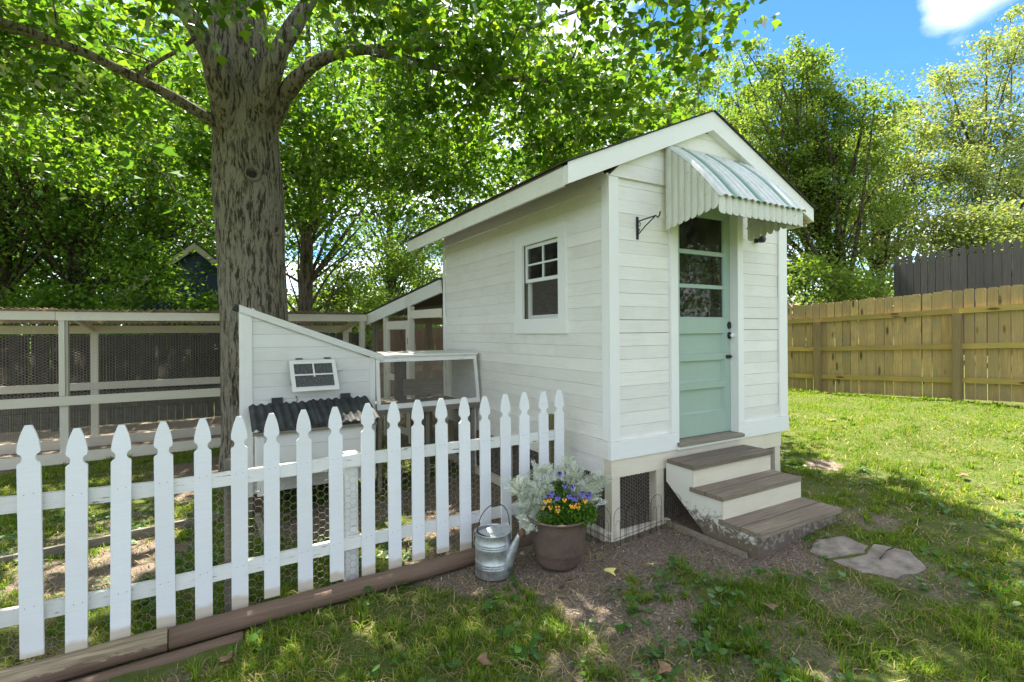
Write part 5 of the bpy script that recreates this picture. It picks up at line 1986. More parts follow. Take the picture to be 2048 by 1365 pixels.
# ------------------------------------------------------------------ the big maple
def make_maple():
    r = np.random.default_rng(5)
    TX, TY = 0.42, 8.0
    T = thing('maple_tree', 'big grey-barked maple with knotted trunk behind the white coop', 'tree', (TX, TY, -0.12))
    edges = [(985, 405, 640), (960, 422, 612), (930, 436, 598), (880, 442, 590), (800, 443, 584), (700, 441, 579), (600, 437, 575), (500, 431, 570), (430, 426, 570), (365, 420, 566), (300, 421, 560),
             (250, 424, 556), (200, 421, 552), (150, 418, 545), (100, 417, 538), (50, 416, 534), (0, 415, 532), (-120, 418, 528), (-300, 425, 518), (-520, 432, 508), (-800, 440, 500)]
    zs, xc, rd = [], [], []
    for y, xl, xr in edges:
        a, b = onY(xl, y, TY), onY(xr, y, TY)
        zs.append((a[2] + b[2]) / 2)
        xc.append((a[0] + b[0]) / 2)
        rd.append((b[0] - a[0]) / 2 * 0.985)
    zz = np.concatenate([np.linspace(zs[0], 7.5, 190), np.linspace(7.6, zs[-1], 20)])
    X0, R0 = np.interp(zz, zs, xc), np.interp(zz, zs, rd)
    n = 96
    an = np.linspace(0, 2 * math.pi, n, endpoint=False)
    A, Z = np.meshgrid(an, zz)
    lump = 0.05 * (fbm(A * 1.3 + 4, Z * 0.9, 3) - 0.5) * 2
    lump = lump * (1 - np.cos(A / 2) ** 40)
    ridge = 0.034 * np.abs(np.sin(A * 21 + 2.2 * fbm(A * 3, Z * 0.8, 3) * 6)) * (0.6 + 0.8 * fbm(A * 9, Z * 2.5, 2))
    flare = 0.10 * np.exp(-(Z - zs[0]) * 2.2) * np.cos(5 * A + 0.7)
    Rr = R0[:, None] * (1 + lump + ridge * 0.9 - 0.012 + flare)
    V = np.stack([X0[:, None] + Rr * np.cos(A), TY + Rr * np.sin(A), Z], -1).reshape(-1, 3)
    idx = np.arange(len(zz) * n).reshape(len(zz), n)
    q = np.stack([idx[:-1], np.roll(idx, -1, 1)[:-1], np.roll(idx, -1, 1)[1:], idx[1:]], -1).reshape(-1, 4)
    trunk = npmesh('trunk', V, q, 'bark_main', T, smooth=True)
    # knots: healed branch scars with raised lips
    for (px, py, sx_, sz) in ((501, 365, 0.085, 0.085), (547, 466, 0.055, 0.075), (535, 290, 0.035, 0.09), (433, 350, 0.05, 0.09)):
        p = onY(px, py, TY)
        zc = p[2]
        x0, r0 = float(np.interp(zc, zs, xc)), float(np.interp(zc, zs, rd))
        cx_ = np.clip((p[0] - x0) / r0, -0.93, 0.93)
        a = -math.acos(cx_)
        nv = np.array([math.cos(a), math.sin(a), 0])
        tv = np.array([-math.sin(a), math.cos(a), 0])
        c = np.array([x0, TY, zc]) + nv * r0 * 0.985
        ring, hole = MB(), MB()
        path = [c + tv * sx_ * math.cos(t) + np.array([0, 0, sz * math.sin(t)]) + nv * 0.012 for t in np.linspace(0, 2 * math.pi, 25)]
        ring.tube(path, 0.020 + 0.010 * np.sin(np.linspace(0, 9, 25)), 8, cap=False)
        ring.build('knot', 'knot', trunk, smooth=True)
        disc = [c + nv * 0.004 + tv * sx_ * 0.9 * math.cos(t) + np.array([0, 0, sz * 0.9 * math.sin(t)]) for t in np.linspace(0, 2 * math.pi, 20, endpoint=False)]
        hole.add(disc + [c - nv * 0.02], [(i, (i + 1) % 20, 20) for i in range(20)])
        hole.add([c + nv * 0.010 + tv * sx_ * 0.62 * math.cos(t) + np.array([0, 0, sz * 0.62 * math.sin(t) - 0.1 * sz]) for t in np.linspace(0, 2 * math.pi, 16, endpoint=False)] + [c + nv * 0.03],
                 [(i, (i + 1) % 16, 16) for i in range(16)])
        hole.build('knot_scar', 'knot_dark', trunk, smooth=True)
    limbs_px = [
        [(474, 345, 8.05, 16), (462, 275, 7.86, 25), (447, 200, 7.68, 26), (432, 140, 7.55, 22), (408, 80, 7.5, 19), (375, 30, 7.45, 17), (335, -30, 7.4, 15), (270, -120, 7.3, 12), (200, -240, 7.2, 8)],
        [(503, 335, 8.05, 16), (513, 262, 7.84, 23), (528, 185, 7.62, 25), (550, 115, 7.5, 20), (583, 60, 7.45, 17), (622, -5, 7.4, 14), (680, -110, 7.2, 10), (760, -230, 7.0, 6)],
        [(512, 330, 8.05, 13), (536, 258, 7.9, 18), (562, 200, 7.72, 19), (596, 155, 7.5, 15), (640, 118, 7.35, 12), (700, 101, 7.2, 10), (760, 98, 7.05, 9), (850, 94, 6.9, 8), (940, 88, 6.7, 6), (1050, 60, 6.5, 5), (1160, 20, 6.3, 3)],
        [(735, 101, 7.1, 9), (800, 116, 6.95, 8), (880, 136, 6.8, 7), (950, 156, 6.6, 5.5), (1040, 160, 6.4, 4.5), (1150, 165, 6.2, 3.5), (1250, 170, 6.1, 2)],
        [(480, 285, 8.0, 11), (440, 250, 7.85, 13), (405, 230, 7.68, 11), (330, 185, 7.5, 10), (260, 150, 7.3, 9.5), (180, 110, 7.1, 9), (100, 80, 6.9, 8.5), (30, 52, 6.7, 8), (-60, 20, 6.5, 7), (-200, -40, 6.2, 5)],
        [(270, 155, 7.35, 5), (320, 120, 7.3, 4), (370, 95, 7.25, 3.5), (410, 60, 7.2, 2.5)],
        [(480, -120, 8.0, 20), (560, -260, 8.6, 16), (720, -420, 9.5, 12), (950, -520, 10.5, 8)],
        [(470, -60, 7.7, 20), (440, -260, 6.9, 16), (420, -520, 6.0, 12), (430, -900, 5.2, 8)],
        [(500, -100, 7.7, 20), (640, -330, 6.9, 15), (900, -560, 6.0, 11), (1250, -800, 5.2, 7)],
        [(440, -90, 8.1, 20), (250, -240, 8.6, 15), (0, -330, 9.4, 11), (-300, -380, 10.2, 7)],
    ]
    nodes = []
    for lp in limbs_px:
        P = np.array([onY(x, y, yy) for x, y, yy, _ in lp])
        dep = np.array([np.dot(p - CAM, _fwd) for p in P])
        rad = np.array([q_[3] for q_ in lp]) * dep / FPX
        t = np.linspace(0, len(P) - 1, (len(P) - 1) * 5 + 1)
        # smooth interpolation
        Q = np.stack([np.interp(t, np.arange(len(P)), P[:, k]) for k in range(3)], 1)
        for _ in range(3):
            Q[1:-1] = (Q[:-2] + 2 * Q[1:-1] + Q[2:]) / 4
        rr_ = np.interp(t, np.arange(len(P)), rad) * (1 + 0.06 * np.sin(t * 5.1))
        MB().tube(Q, rr_, 14).build('limb', 'bark_main', T, smooth=True)
        nodes.append(Q)
    nodes = np.concatenate(nodes)
    # leaf clumps on a wide low dome
    cen = []
    while len(cen) < 860:
        rho = 6.0 * math.sqrt(r.random())
        a = r.uniform(0, 2 * math.pi)
        x, y = TX + 0.15 + rho * math.cos(a), TY - 0.2 + rho * math.sin(a)
        under = 5.15 - 0.55 * float(sstep(3.0, 6.0, rho)) + 0.7 * (float(fbm(x * 0.8, y * 0.8, 3)) - 0.5) - (0.4 if rho < 2.2 else 0) * 0
        if rho < 1.6:
            under += 0.8
        top = 5.6 + 7.0 * math.sqrt(max(0, 1 - (rho / 6.6) ** 2))
        z = under + (r.random() ** 1.7) * (top - under) if r.random() < 0.5 else under + r.random() * 1.3
        if z > top or (rho < 1.9 and z < 7.4):
            continue
        cen.append((x, y, z))
    cen = np.array(cen)
    br = MB()
    for c in cen:
        d = np.linalg.norm(nodes - c, axis=1) + 0.6 * np.abs(nodes[:, 2] - c[2] + 0.3)
        d = d + 5.0 * (np.hypot(nodes[:, 0] - TX, nodes[:, 1] - TY) < 0.35 * np.hypot(c[0] - TX, c[1] - TY))
        j = int(np.argmin(d))
        ln = np.linalg.norm(nodes[j] - c)
        if r.random() < 0.6 and ln < 1.7:
            br.tube(curve_pts(nodes[j], c, 6, 0.05, r), np.linspace(0.006 + 0.006 * ln, 0.003, 6), 5, cap=False)
    br.build('twigs', 'bark_main', T, smooth=True, kind='stuff')
    cs = r.uniform(0.24, 0.52, len(cen))
    k = r.integers(0, len(cen), 66000)
    off = r.normal(0, 1, (len(k), 3)) * (cs[k] * 0.75)[:, None] * np.array([1, 1, 0.55])
    P = cen[k] + off
    keep = P[:, 2] > 4.2
    P = P[keep]
    v, f, Rm, s = place_leaves(P, 0.132, LOBED, r, 0.55, 0.55)
    # the 300 leaves that show largest in the picture become pieces of their own
    rel = P - CAM
    dep = rel @ _fwd
    u = rel @ _rgt / np.maximum(dep, .1) * FPX + CX
    w = HY - rel[:, 2] / np.maximum(dep, .1) * FPX
    vis = (dep > 1) & (u > 0) & (u < 2048) & (w > 0)
    score = np.where(vis, s / np.maximum(dep, .1), 0)
    big = np.argsort(-score)[:300]
    rest = np.ones(len(P), bool)
    rest[big] = False
    vr = v[rest].reshape(-1, 3)
    fr = (LOBED[1][None] + (np.arange(rest.sum()) * len(LOBED[0]))[:, None, None]).reshape(-1, 3)
    crown = npmesh('crown', vr, fr, 'maple', T, kind='stuff')
    lm = bpy.data.meshes.new('leaf')
    lm.from_pydata([tuple(p) for p in LOBED[0]], [], [tuple(map(int, t)) for t in LOBED[1]])
    lm.materials.append(M['maple_big'])
    for j in big:
        o = bpy.data.objects.new('leaf', lm)
        link(o, crown)
        mw = Matrix([list(Rm[j][0] * s[j]) + [P[j][0] - TX], list(Rm[j][1] * s[j]) + [P[j][1] - TY], list(Rm[j][2] * s[j]) + [P[j][2] + 0.12], [0, 0, 0, 1]])
        o.matrix_basis = mw
    # epicormic shoot with large leaves on the left of the trunk
    sp = [(428, 470, 7.85), (392, 430, 7.5), (360, 395, 7.3), (330, 355, 7.15), (300, 315, 7.05), (272, 275, 7.0)]
    SP = np.array([onY(*p_) for p_ in sp])
    sh = MB().tube(SP, np.linspace(0.014, 0.004, len(SP)), 6).build('shoot', 'bark_main', T, smooth=True)
    lv = [(252, 266, 0.24, 25, 1), (270, 330, 0.19, 200, 0), (286, 358, 0.19, 230, 0), (333, 345, 0.18, 330, 0), (300, 338, 0.16, 250, 0), (262, 305, 0.14, 170, 0), (325, 300, 0.15, 20, 0), (355, 405, 0.15, 300, 0), (372, 420, 0.14, 340, 0), (340, 425, 0.15, 250, 0), (310, 290, 0.13, 60, 0)]
    sl_ = lm.copy()
    sl_.materials[0] = M['weed']
    for i, (px, py, sz, ang, up) in enumerate(lv):
        c = onY(px, py, 6.95)
        sz *= 1.2
        o = bpy.data.objects.new('leaf', sl_)
        link(o, sh)
        Rm_ = rotmats(np.array([R(ang)]), np.array([0.15 if not up else -1.0]), np.array([0.5 if i % 2 else -0.4]))[0]
        if not up:
            Rm_ = Rm_
        o.matrix_basis = Matrix([list(Rm_[0] * sz) + [c[0] - TX], list(Rm_[1] * sz) + [c[1] - TY], list(Rm_[2] * sz) + [c[2] + 0.12], [0, 0, 0, 1]])
        j = int(np.argmin(np.linalg.norm(SP - c, axis=1)))
        MB().tube([SP[j], (SP[j] + c) / 2 + np.array([0, 0, .01]), c], [0.003, 0.002, 0.002], 5).build('leaf_stalk', 'weed', sh)


def bigleaf():
    m = M['maple'].copy()
    m.name = 'maple_leaf_single'
    nt = m.node_tree
    gi = next(n for n in nt.nodes if n.type == 'NEW_GEOMETRY')
    oi = N(nt, 'ShaderNodeObjectInfo')
    for l in list(nt.links):
        if l.from_node == gi:
            L(nt, oi.outputs['Random'], l.to_socket)
    return m


M['maple_big'] = bigleaf()
make_maple()


# ------------------------------------------------------------------ flower pot, plants, watering can
PC = G(1117, 1126)
PD = float(np.dot(PC - CAM, _fwd))
PRIM = 63.5 * PD / FPX
PH = 0.372


def make_pot():
    T = thing('flower_pot', 'large speckled brown resin flower pot by the shed corner', 'pot', tuple(PC))
    b = PRIM
    prof = [(0.001, 0.0), (b * 0.55, 0.0), (b * 0.62, 0.006), (b * 0.68, 0.03), (b * 0.735, 0.07), (b * 0.777, 0.110), (b * 0.783, 0.112), (b * 0.783, 0.116), (b * 0.785, 0.118), (b * 0.83, 0.18), (b * 0.87, 0.25), (b * 0.90, 0.31), (b * 0.925, 0.345), (b * 0.965, 0.356), (b * 1.0, 0.360), (b * 1.005, 0.366), (b * 1.0, PH), (b * 0.93, PH), (b * 0.90, 0.335), (b * 0.86, 0.28)]
    MB().lathe(prof, PC, 48).build('body', 'pot', T, smooth=True)
    MB().lathe([(0.001, 0.318), (b * 0.5, 0.322), (b * 0.885, 0.315)], PC, 32).build('soil', 'soil', T, smooth=True)


make_pot()


def lacy_leaf(m, base, tip, w, r):
    """narrow deeply cut leaf: midrib strip with paired blunt lobes"""
    base, tip = np.array(base), np.array(tip)
    d = tip - base
    ln = np.linalg.norm(d)
    d = d / ln
    s = np.cross(d, r.normal(0, 1, 3) + np.array([0, 0, 1.5]))
    s /= np.linalg.norm(s)
    nn = np.cross(s, d)
    droop = lambda t: -0.12 * ln * t * t
    P = lambda t: base + d * ln * t + np.array([0, 0, droop(t)])
    vs_, fs = [], []
    for a, b_ in ((0, .35), (.35, .7), (.7, 1.0)):
        k = len(vs_)
        h = ln * 0.028
        vs_ += [P(a) - s * h, P(a) + s * h, P(b_) + s * h * .8, P(b_) - s * h * .8]
        fs.append((k, k + 1, k + 2, k + 3))
    for i, t in enumerate((0.25, 0.42, 0.58, 0.74, 0.88, 1.0)):
        L_ = w * (0.55 + 0.9 * math.sin(math.pi * min(1, t * 0.9))) * r.uniform(.8, 1.2)
        for sg in (-1, 1):
            c = P(t * 0.97)
            e = c + s * sg * L_ + d * L_ * 0.75 + nn * r.normal(0, .1) * L_
            k = len(vs_)
            hw = L_ * 0.16
            vs_ += [c - d * hw * .6, c + d * hw * .6, e + d * hw - s * sg * hw * .3, e - d * hw * .4 + s * sg * hw * .8]
            fs.append((k, k + 1, k + 2, k + 3))
            for q in (0.6,):
                c2 = c + (e - c) * q
                e2 = c2 + d * L_ * 0.5 + s * sg * L_ * .12
                k = len(vs_)
                vs_ += [c2 - s * hw * .5, c2 + s * hw * .5, e2 + s * hw * .55, e2 - s * hw * .55]
                fs.append((k, k + 1, k + 2, k + 3))
    m.add(vs_, fs)


def make_dusty(label, root, blobs, nst, seed):
    r = np.random.default_rng(seed)
    T = thing('dusty_miller', label, 'plant', tuple(root), 'silver plants in the pot')
    st, lf = MB(), MB()
    for i in range(nst):
        bl = blobs[int(r.integers(0, len(blobs)))]
        tgt = np.array(bl[0]) + r.normal(0, 1, 3) * np.array(bl[1])
        a = np.array(root) + np.array([r.normal(0, .03), r.normal(0, .03), -0.03])
        pth = curve_pts(a, tgt, 6, 0.12, r)
        st.tube(pth, np.linspace(0.0042, 0.0018, 6), 5)
        for q in range(8):
            t = r.uniform(0.3, 1.0)
            p0 = pth[int(t * 5)]
            dr = r.normal(0, 1, 3)
            dr[2] = abs(dr[2]) * 0.5
            dr /= np.linalg.norm(dr)
            dr = dr * 0.8 + (tgt - a) / np.linalg.norm(tgt - a) * 0.6
            lacy_leaf(lf, p0, p0 + dr * r.uniform(0.05, 0.095), r.uniform(0.012, 0.019), r)
    st.build('stems', 'dusty', T, smooth=True)
    lf.build('foliage', 'dusty', T, kind='stuff')


def potpt(px, py, dd=0.0):
    return atD(px, py, PD + dd)


rootz = PC[2] + 0.32
rl = potpt(1085, 1040)
make_dusty('bushy silver-leaved plant spilling over the left side of the pot', (PC[0] - 0.09, PC[1] + 0.03, rootz),
           [(potpt(1058, 960, .02), (.05, .05, .05)), (potpt(1085, 935, .08), (.05, .05, .045)), (potpt(1030, 1000, -.02), (.035, .04, .045)), (potpt(1040, 1030, -.05), (.03, .04, .04)), (potpt(1060, 1055, -.12), (.035, .03, .03)), (potpt(1020, 960, .0), (.02, .03, .03)), (potpt(1072, 1010, -.06), (.03, .03, .03))], 62, 1)
make_dusty('silver-leaved plant at the right of the pot against the shed corner', (PC[0] + 0.10, PC[1] + 0.07, rootz),
           [(potpt(1150, 945, .1), (.05, .05, .035)), (potpt(1185, 960, .1), (.04, .05, .035)), (potpt(1120, 940, .12), (.04, .05, .03)), (potpt(1195, 995, .05), (.025, .04, .03)), (potpt(1170, 980, .06), (.04, .05, .03)), (potpt(1205, 950, .1), (.03, .04, .03)), (potpt(1135, 925, .12), (.04, .04, .02))], 66, 2)


def make_pansies():
    r = np.random.default_rng(4)
    root = np.array([PC[0] + 0.02, PC[1] - 0.08, rootz])
    T = thing('viola_plant', 'bushy green viola plant with violet and golden flowers in the pot', 'plant', tuple(root))
    n = 2600
    c = np.empty((n, 3))
    i = 0
    while i < n:
        px, py = r.uniform(1075, 1196), r.uniform(962, 1056)
        e = ((px - 1133) / 62) ** 2 + ((py - 1026) / 32) ** 2
        tall = abs(px - 1125) < 16 and py < 1005
        if e > 1 and not tall:
            continue
        fr = (py - 960) / 96
        c[i] = potpt(px, py, 0.10 - 0.26 * fr + r.normal(0, .03))
        i += 1
    d = np.hypot(c[:, 0] - PC[0], c[:, 1] - PC[1])
    keep = (c[:, 2] > PC[2] + PH * 0.9) | (d > PRIM * 0.9)
    c = c[keep]
    c = c[c[:, 2] > PC[2] + PH - 0.035]
    v, f, _, _ = place_leaves(c, 0.026, SIMPLE, r, 0.4, 0.6)
    npmesh('foliage', v.reshape(-1, 3), f.reshape(-1, 3), 'pansy_leaf', T, kind='stuff')
    purple = [(1119, 949), (1130, 973), (1103, 976), (1145, 975), (1104, 988), (1116, 997), (1165, 989), (1175, 996), (1180, 990), (1152, 998), (1138, 993), (1146, 997), (1097, 996)]
    gold = [(1129, 1000), (1085, 1015), (1101, 1015), (1115, 1015), (1116, 1021), (1143, 1012), (1155, 1009), (1170, 1002), (1156, 1015), (1147, 1013), (1092, 1003), (1099, 1001)]
    for k, (px, py) in enumerate(purple + gold):
        c0 = potpt(px, py, 0.10 - 0.26 * (py - 960) / 96 - 0.045)
        s = 0.0185 if k < len(purple) else 0.0165
        U, V = _rgt * math.cos(r.normal(0, .3)) , np.array([0, 0, 1.0])
        nrm = -_fwd * 0.9 + np.array([r.normal(0, .2), r.normal(0, .2), 0.4])
        nrm /= np.linalg.norm(nrm)
        U = np.cross(V, nrm); U /= np.linalg.norm(U)
        V = np.cross(nrm, U)
        me = bpy.data.meshes.new('flower')
        vs_, fs, mi = [], [], []
        for (a, ro, sz, mat) in ((62, .72, .74, 1), (118, .72, .74, 1), (5, .62, .66, 0), (175, .62, .66, 0), (-90, .66, .82, 0)):
            cc = c0 + (U * math.cos(R(a)) + V * math.sin(R(a))) * s * ro + nrm * (0.002 if mat == 0 else 0)
            n0 = len(vs_)
            for t in np.linspace(0, 2 * math.pi, 9, endpoint=False):
                vs_.append(cc + (U * math.cos(t) + V * math.sin(t)) * s * sz * 0.8 + nrm * 0.002 * math.cos(2 * t))
            fs.append(tuple(range(n0, n0 + 9)))
            mi.append(mat)
        n0 = len(vs_)
        for t in np.linspace(0, 2 * math.pi, 6, endpoint=False):
            vs_.append(c0 + (U * math.cos(t) + V * math.sin(t)) * s * 0.3 + nrm * 0.005)
        fs.append(tuple(range(n0, n0 + 6)))
        mi.append(1)
        me.from_pydata([tuple(np.array(p) - root) for p in vs_], [], fs)
        main, dark = ('purple', 'purple_dark') if k < len(purple) else ('yellow', 'maroon')
        me.materials.append(M[main])
        me.materials.append(M[dark])
        for p_, q_ in zip(me.polygons, mi):
            p_.material_index = q_
        o = bpy.data.objects.new('flower', me)
        link(o, T)
        o['label'] = 'violet flower' if k < len(purple) else 'golden flower with maroon top petals'


make_pansies()


def make_can():
    c = G(987, 1146)
    d = float(np.dot(c - CAM, _fwd))
    rad = 36.0 * d / FPX
    H = 88 * d / FPX * 0.97
    T = thing('watering_can', 'galvanised steel watering can with rusty rose, left of the flower pot', 'watering can', tuple(c))
    p = [(0.001, 0.0), (rad * .97, 0.0), (rad * 1.0, 0.006)]
    for z0 in (0.22, 0.27, 0.32, 0.66, 0.71, 0.76):
        for dz, k in ((-.022, 0), (0, 0.035), (.022, 0)):
            p.append((rad * (0.985 + k), H * (z0 + dz)))
    p += [(rad * 0.98, H * 0.96), (rad * 1.01, H * 0.985), (rad * 1.01, H), (rad * 0.975, H), (rad * 0.95, H * 0.97), (rad * 0.94, H * .5), (rad * .93, .01), (0.001, 0.008)]
    B = MB().lathe(p, c, 40).build('body', 'galv', T, smooth=True)
    # sloping half cover
    cv = MB()
    pts = [(rad * 0.99 * math.cos(t), rad * 0.99 * math.sin(t)) for t in np.linspace(-math.pi / 2, math.pi / 2, 17)]
    ax = _rgt[:2]
    ay = _fwd[:2]
    ax2 = np.array([ax[0] * .6 - ay[0] * .8, ax[1] * .6 - ay[1] * .8])
    ay2 = np.array([-ax2[1], ax2[0]])
    top = []
    for a, b_ in pts:
        w = c[:2] + ax2 * a + ay2 * b_
        top.append((w[0], w[1], c[2] + H - 0.004 + (0.030 if a < 0.02 else 0.030 * (1 - a / rad))))
    ctr = (c[0], c[1], c[2] + H + 0.034)
    low = [(x, y, z - .003) for x, y, z in top]
    n = len(top)
    cv.add(top + low + [ctr, (ctr[0], ctr[1], ctr[2] - .003)], [(i, i + 1, 2 * n) for i in range(n - 1)] + [(n + i + 1, n + i, 2 * n + 1) for i in range(n - 1)] + [(i, n + i, n + i + 1, i + 1) for i in range(n - 1)])
    cv.build('half_cover', 'galv', T)
    rt = np.array([_rgt[0], _rgt[1], 0]) * 0.92 + np.array([_fwd[0], _fwd[1], 0]) * -0.36
    up = np.array([0, 0, 1.0])
    b0 = c + rt * rad * 0.72 + up * H * 0.20
    b1 = c + rt * (rad + 0.025) + up * H * 0.62
    b2 = c + rt * (rad + 0.078) + up * H * 1.01
    tt = np.linspace(0, 1, 9)[:, None]
    path = (1 - tt) ** 2 * b0 + 2 * tt * (1 - tt) * b1 + tt ** 2 * b2
    Sp = MB().tube(path, np.linspace(0.052, 0.014, 9), 18).build('spout', 'galv', T, smooth=True)
    dr = (path[-1] - path[-2]) / np.linalg.norm(path[-1] - path[-2])
    dr = dr * 0.45 + rt * 0.75 - np.array([_fwd[0], _fwd[1], 0]) * 0.45
    dr /= np.linalg.norm(dr)
    MB().tube([path[-1] - dr * .004, path[-1] + dr * .014, path[-1] + dr * .030, path[-1] + dr * .034], [0.014, 0.022, 0.034, 0.001], 20, cap=False).build('rose', 'rust', Sp, smooth=True)
    # swinging wire bail
    sd = np.array([_rgt[0] * .92 + _fwd[0] * .39, _rgt[1] * .92 + _fwd[1] * .39, 0])
    pb = [c + sd * rad * 0.98 * math.cos(t) * (1 if math.sin(t) < .05 else 0.98) + up * (H * 0.93 + 0.215 * max(0, math.sin(t)) ** 0.8) + sd * 0.02 * math.sin(t) for t in np.linspace(0, math.pi, 21)]
    MB().tube(pb, 0.0036, 8).build('bail_handle', 'wire_dark', T, smooth=True)
    lg = MB()
    for s_ in (-1, 1):
        lg.lathe([(0.001, 0.0), (0.012, 0.0), (0.014, 0.004), (0.001, 0.006)], c + sd * rad * s_ * 0.99 + up * (H * 0.93), 10)
    lg.build('ear', 'galv', T)
    # flat strap handle at the back
    hp = [c - rt * rad * .97 + up * H * 0.90, c - rt * (rad + .022) + up * H * 0.91, c - rt * (rad + .030) + up * H * 0.80, c - rt * (rad + .026) + up * H * 0.62, c - rt * rad * .98 + up * H * 0.52]
    st = MB()
    fd = np.array([_fwd[0], _fwd[1], 0])
    vs_, fs = [], []
    for q in hp:
        for a, b_ in ((-.016, 0), (.016, 0), (.016, .003), (-.016, .003)):
            vs_.append(q + fd * a - rt * b_)
    for i in range(len(hp) - 1):
        for j in range(4):
            a, b_ = i * 4 + j, i * 4 + (j + 1) % 4
            fs.append((a, b_, b_ + 4, a + 4))
    st.add(vs_, fs).build('strap_handle', 'galv', T)


make_can()


# ------------------------------------------------------------------ wire hoop edging
def hoop_panel(a, b, label, seed=0):
    a, b = np.array(a, float), np.array(b, float)
    d = b - a
    ln = np.linalg.norm(d)
    d /= ln
    T = thing('hoop_edging', label, 'garden edging', (a[0], a[1], float(gz(*a))), 'black wire hoop edging round the shed foot')
    U = np.array([d[0], d[1], 0])
    def P(u, z):
        q = a + d * u
        return np.array([q[0], q[1], float(gz(q[0], q[1])) + z])
    nh = max(1, round(ln / 0.145))
    w = ln / nh
    for i in range(nh):
        u0 = i * w
        for (ua, wid, h, name, rr_) in ((u0 + .002, w * .92, 0.30, 'tall_hoop', .0019), (u0 + w * .16, w * .32, 0.20, 'small_hoop', .0013), (u0 + w * .52, w * .32, 0.20, 'small_hoop', .0013)):
            pts = [P(ua, -.02), P(ua, h - wid / 2)]
            for t in np.linspace(math.pi, 0, 11)[1:-1]:
                pts.append(P(ua + wid / 2 + wid / 2 * math.cos(t), h - wid / 2 + wid / 2 * math.sin(t)))
            pts += [P(ua + wid, h - wid / 2), P(ua + wid, -.02)]
            MB().tube(pts, rr_, 6).build(name, 'black_iron', T, smooth=True)
    MB().tube([P(0, 0.06), P(ln, 0.06)], 0.002, 6).build('cross_wire', 'black_iron', T)


hoop_panel((2.735, 3.12), (3.30, 3.14), 'black wire hoop edging in front of the netted shed base, left run')
hoop_panel((3.305, 3.13), (3.43, 3.04), 'short black wire hoop edging meeting the wooden steps')
hoop_panel((2.72, 3.14), (2.70, 3.62), 'black wire hoop edging along the shed side behind the flower pot')


# ------------------------------------------------------------------ flagstones, fallen leaves, litter
def stone(poly, label):
    pts = [G(*p) for p in poly]
    c = np.mean(pts, axis=0)
    pts = [c + (p - c) * 1.0 for p in pts]
    m = MB()
    fine = []
    r = random.Random(len(poly))
    for p, q in zip(pts, pts[1:] + pts[:1]):
        for t in (0, .33, .66):
            fine.append(p * (1 - t) + q * t + np.array([r.uniform(-.012, .012), r.uniform(-.012, .012), 0]))
    n = len(fine)
    top = [(p[0], p[1], gz(p[0], p[1]) + 0.002 + r.uniform(0, .004)) for p in fine]
    inn = [(c[0] + (p[0] - c[0]) * .9, c[1] + (p[1] - c[1]) * .9, gz(p[0], p[1]) + 0.010 + r.uniform(0, .003)) for p in fine]
    low = [(p[0], p[1], gz(p[0], p[1]) - 0.03) for p in fine]
    m.add(top + inn + low, [(i, (i + 1) % n, n + (i + 1) % n, n + i) for i in range(n)] + [tuple(range(n, 2 * n))] + [(2 * n + i, 2 * n + (i + 1) % n, (i + 1) % n, i) for i in range(n)])
    tag(m.build('flagstone', 'flagstone', origin=(c[0], c[1], gz(c[0], c[1]))), label, 'flagstone', 'flagstones at the foot of the steps')
    return pts


STONES = [stone([(1632, 1082), (1690, 1073), (1735, 1094), (1728, 1107), (1660, 1117), (1618, 1104)], 'smaller cracked flagstone nearest the bottom step'),
          stone([(1745, 1088), (1822, 1104), (1856, 1140), (1790, 1158), (1722, 1144), (1665, 1122), (1733, 1110)], 'larger grey-brown flagstone farther from the steps')]


def fallen_leaf(px, py, size, mat, label, seed):
    r = np.random.default_rng(seed)
    c = G(px, py)
    c[2] += 0.03
    T_, F_ = LOBED
    curl = T_.copy()
    curl[:, 2] += 0.35 * curl[:, 1] ** 2 + 0.12 * (curl[:, 0] - .5) ** 2 + r.normal(0, .02, len(curl))
    Rm = rotmats(np.array([r.uniform(0, 6.28)]), np.array([r.normal(0, .15)]), np.array([r.normal(0, .15)]))[0]
    v = (curl @ Rm.T) * size
    v[:, 2] -= v[:, 2].min()
    me = MB().add(v + c, [tuple(map(int, t)) for t in F_])
    o = me.build('fallen_leaf', mat, origin=c, smooth=True)
    tag(o, label, 'leaf', 'fallen leaves')


fallen_leaf(1213, 1150, 0.10, 'yellow_leaf', 'pale yellow fallen leaf on the soil right of the flower pot', 1)
fallen_leaf(393, 1282, 0.12, 'dead_leaf', 'brown curled leaf beside the low sunken timber', 2)
fallen_leaf(462, 1330, 0.09, 'dead_leaf', 'brown fallen leaf in the grass at the bottom left', 3)
fallen_leaf(955, 1340, 0.10, 'dead_leaf', 'brown fallen leaf in the grass at the bottom centre', 4)
fallen_leaf(1535, 1218, 0.10, 'dead_leaf', 'brown leaf on the thin turf below the flagstones', 5)
fallen_leaf(1660, 845, 0.14, 'dead_leaf', 'brown leaf on the sunlit lawn near the shed corner', 6)
fallen_leaf(1938, 962, 0.12, 'dead_leaf', 'brown leaf on the lawn at the far right', 7)
fallen_leaf(1305, 1140, 0.06, 'yellow_leaf', 'small pale leaf on the grass tuft before the steps', 8)
fallen_leaf(1340, 1352, 0.09, 'dead_leaf', 'brown leaf at the bottom edge below the steps', 9)


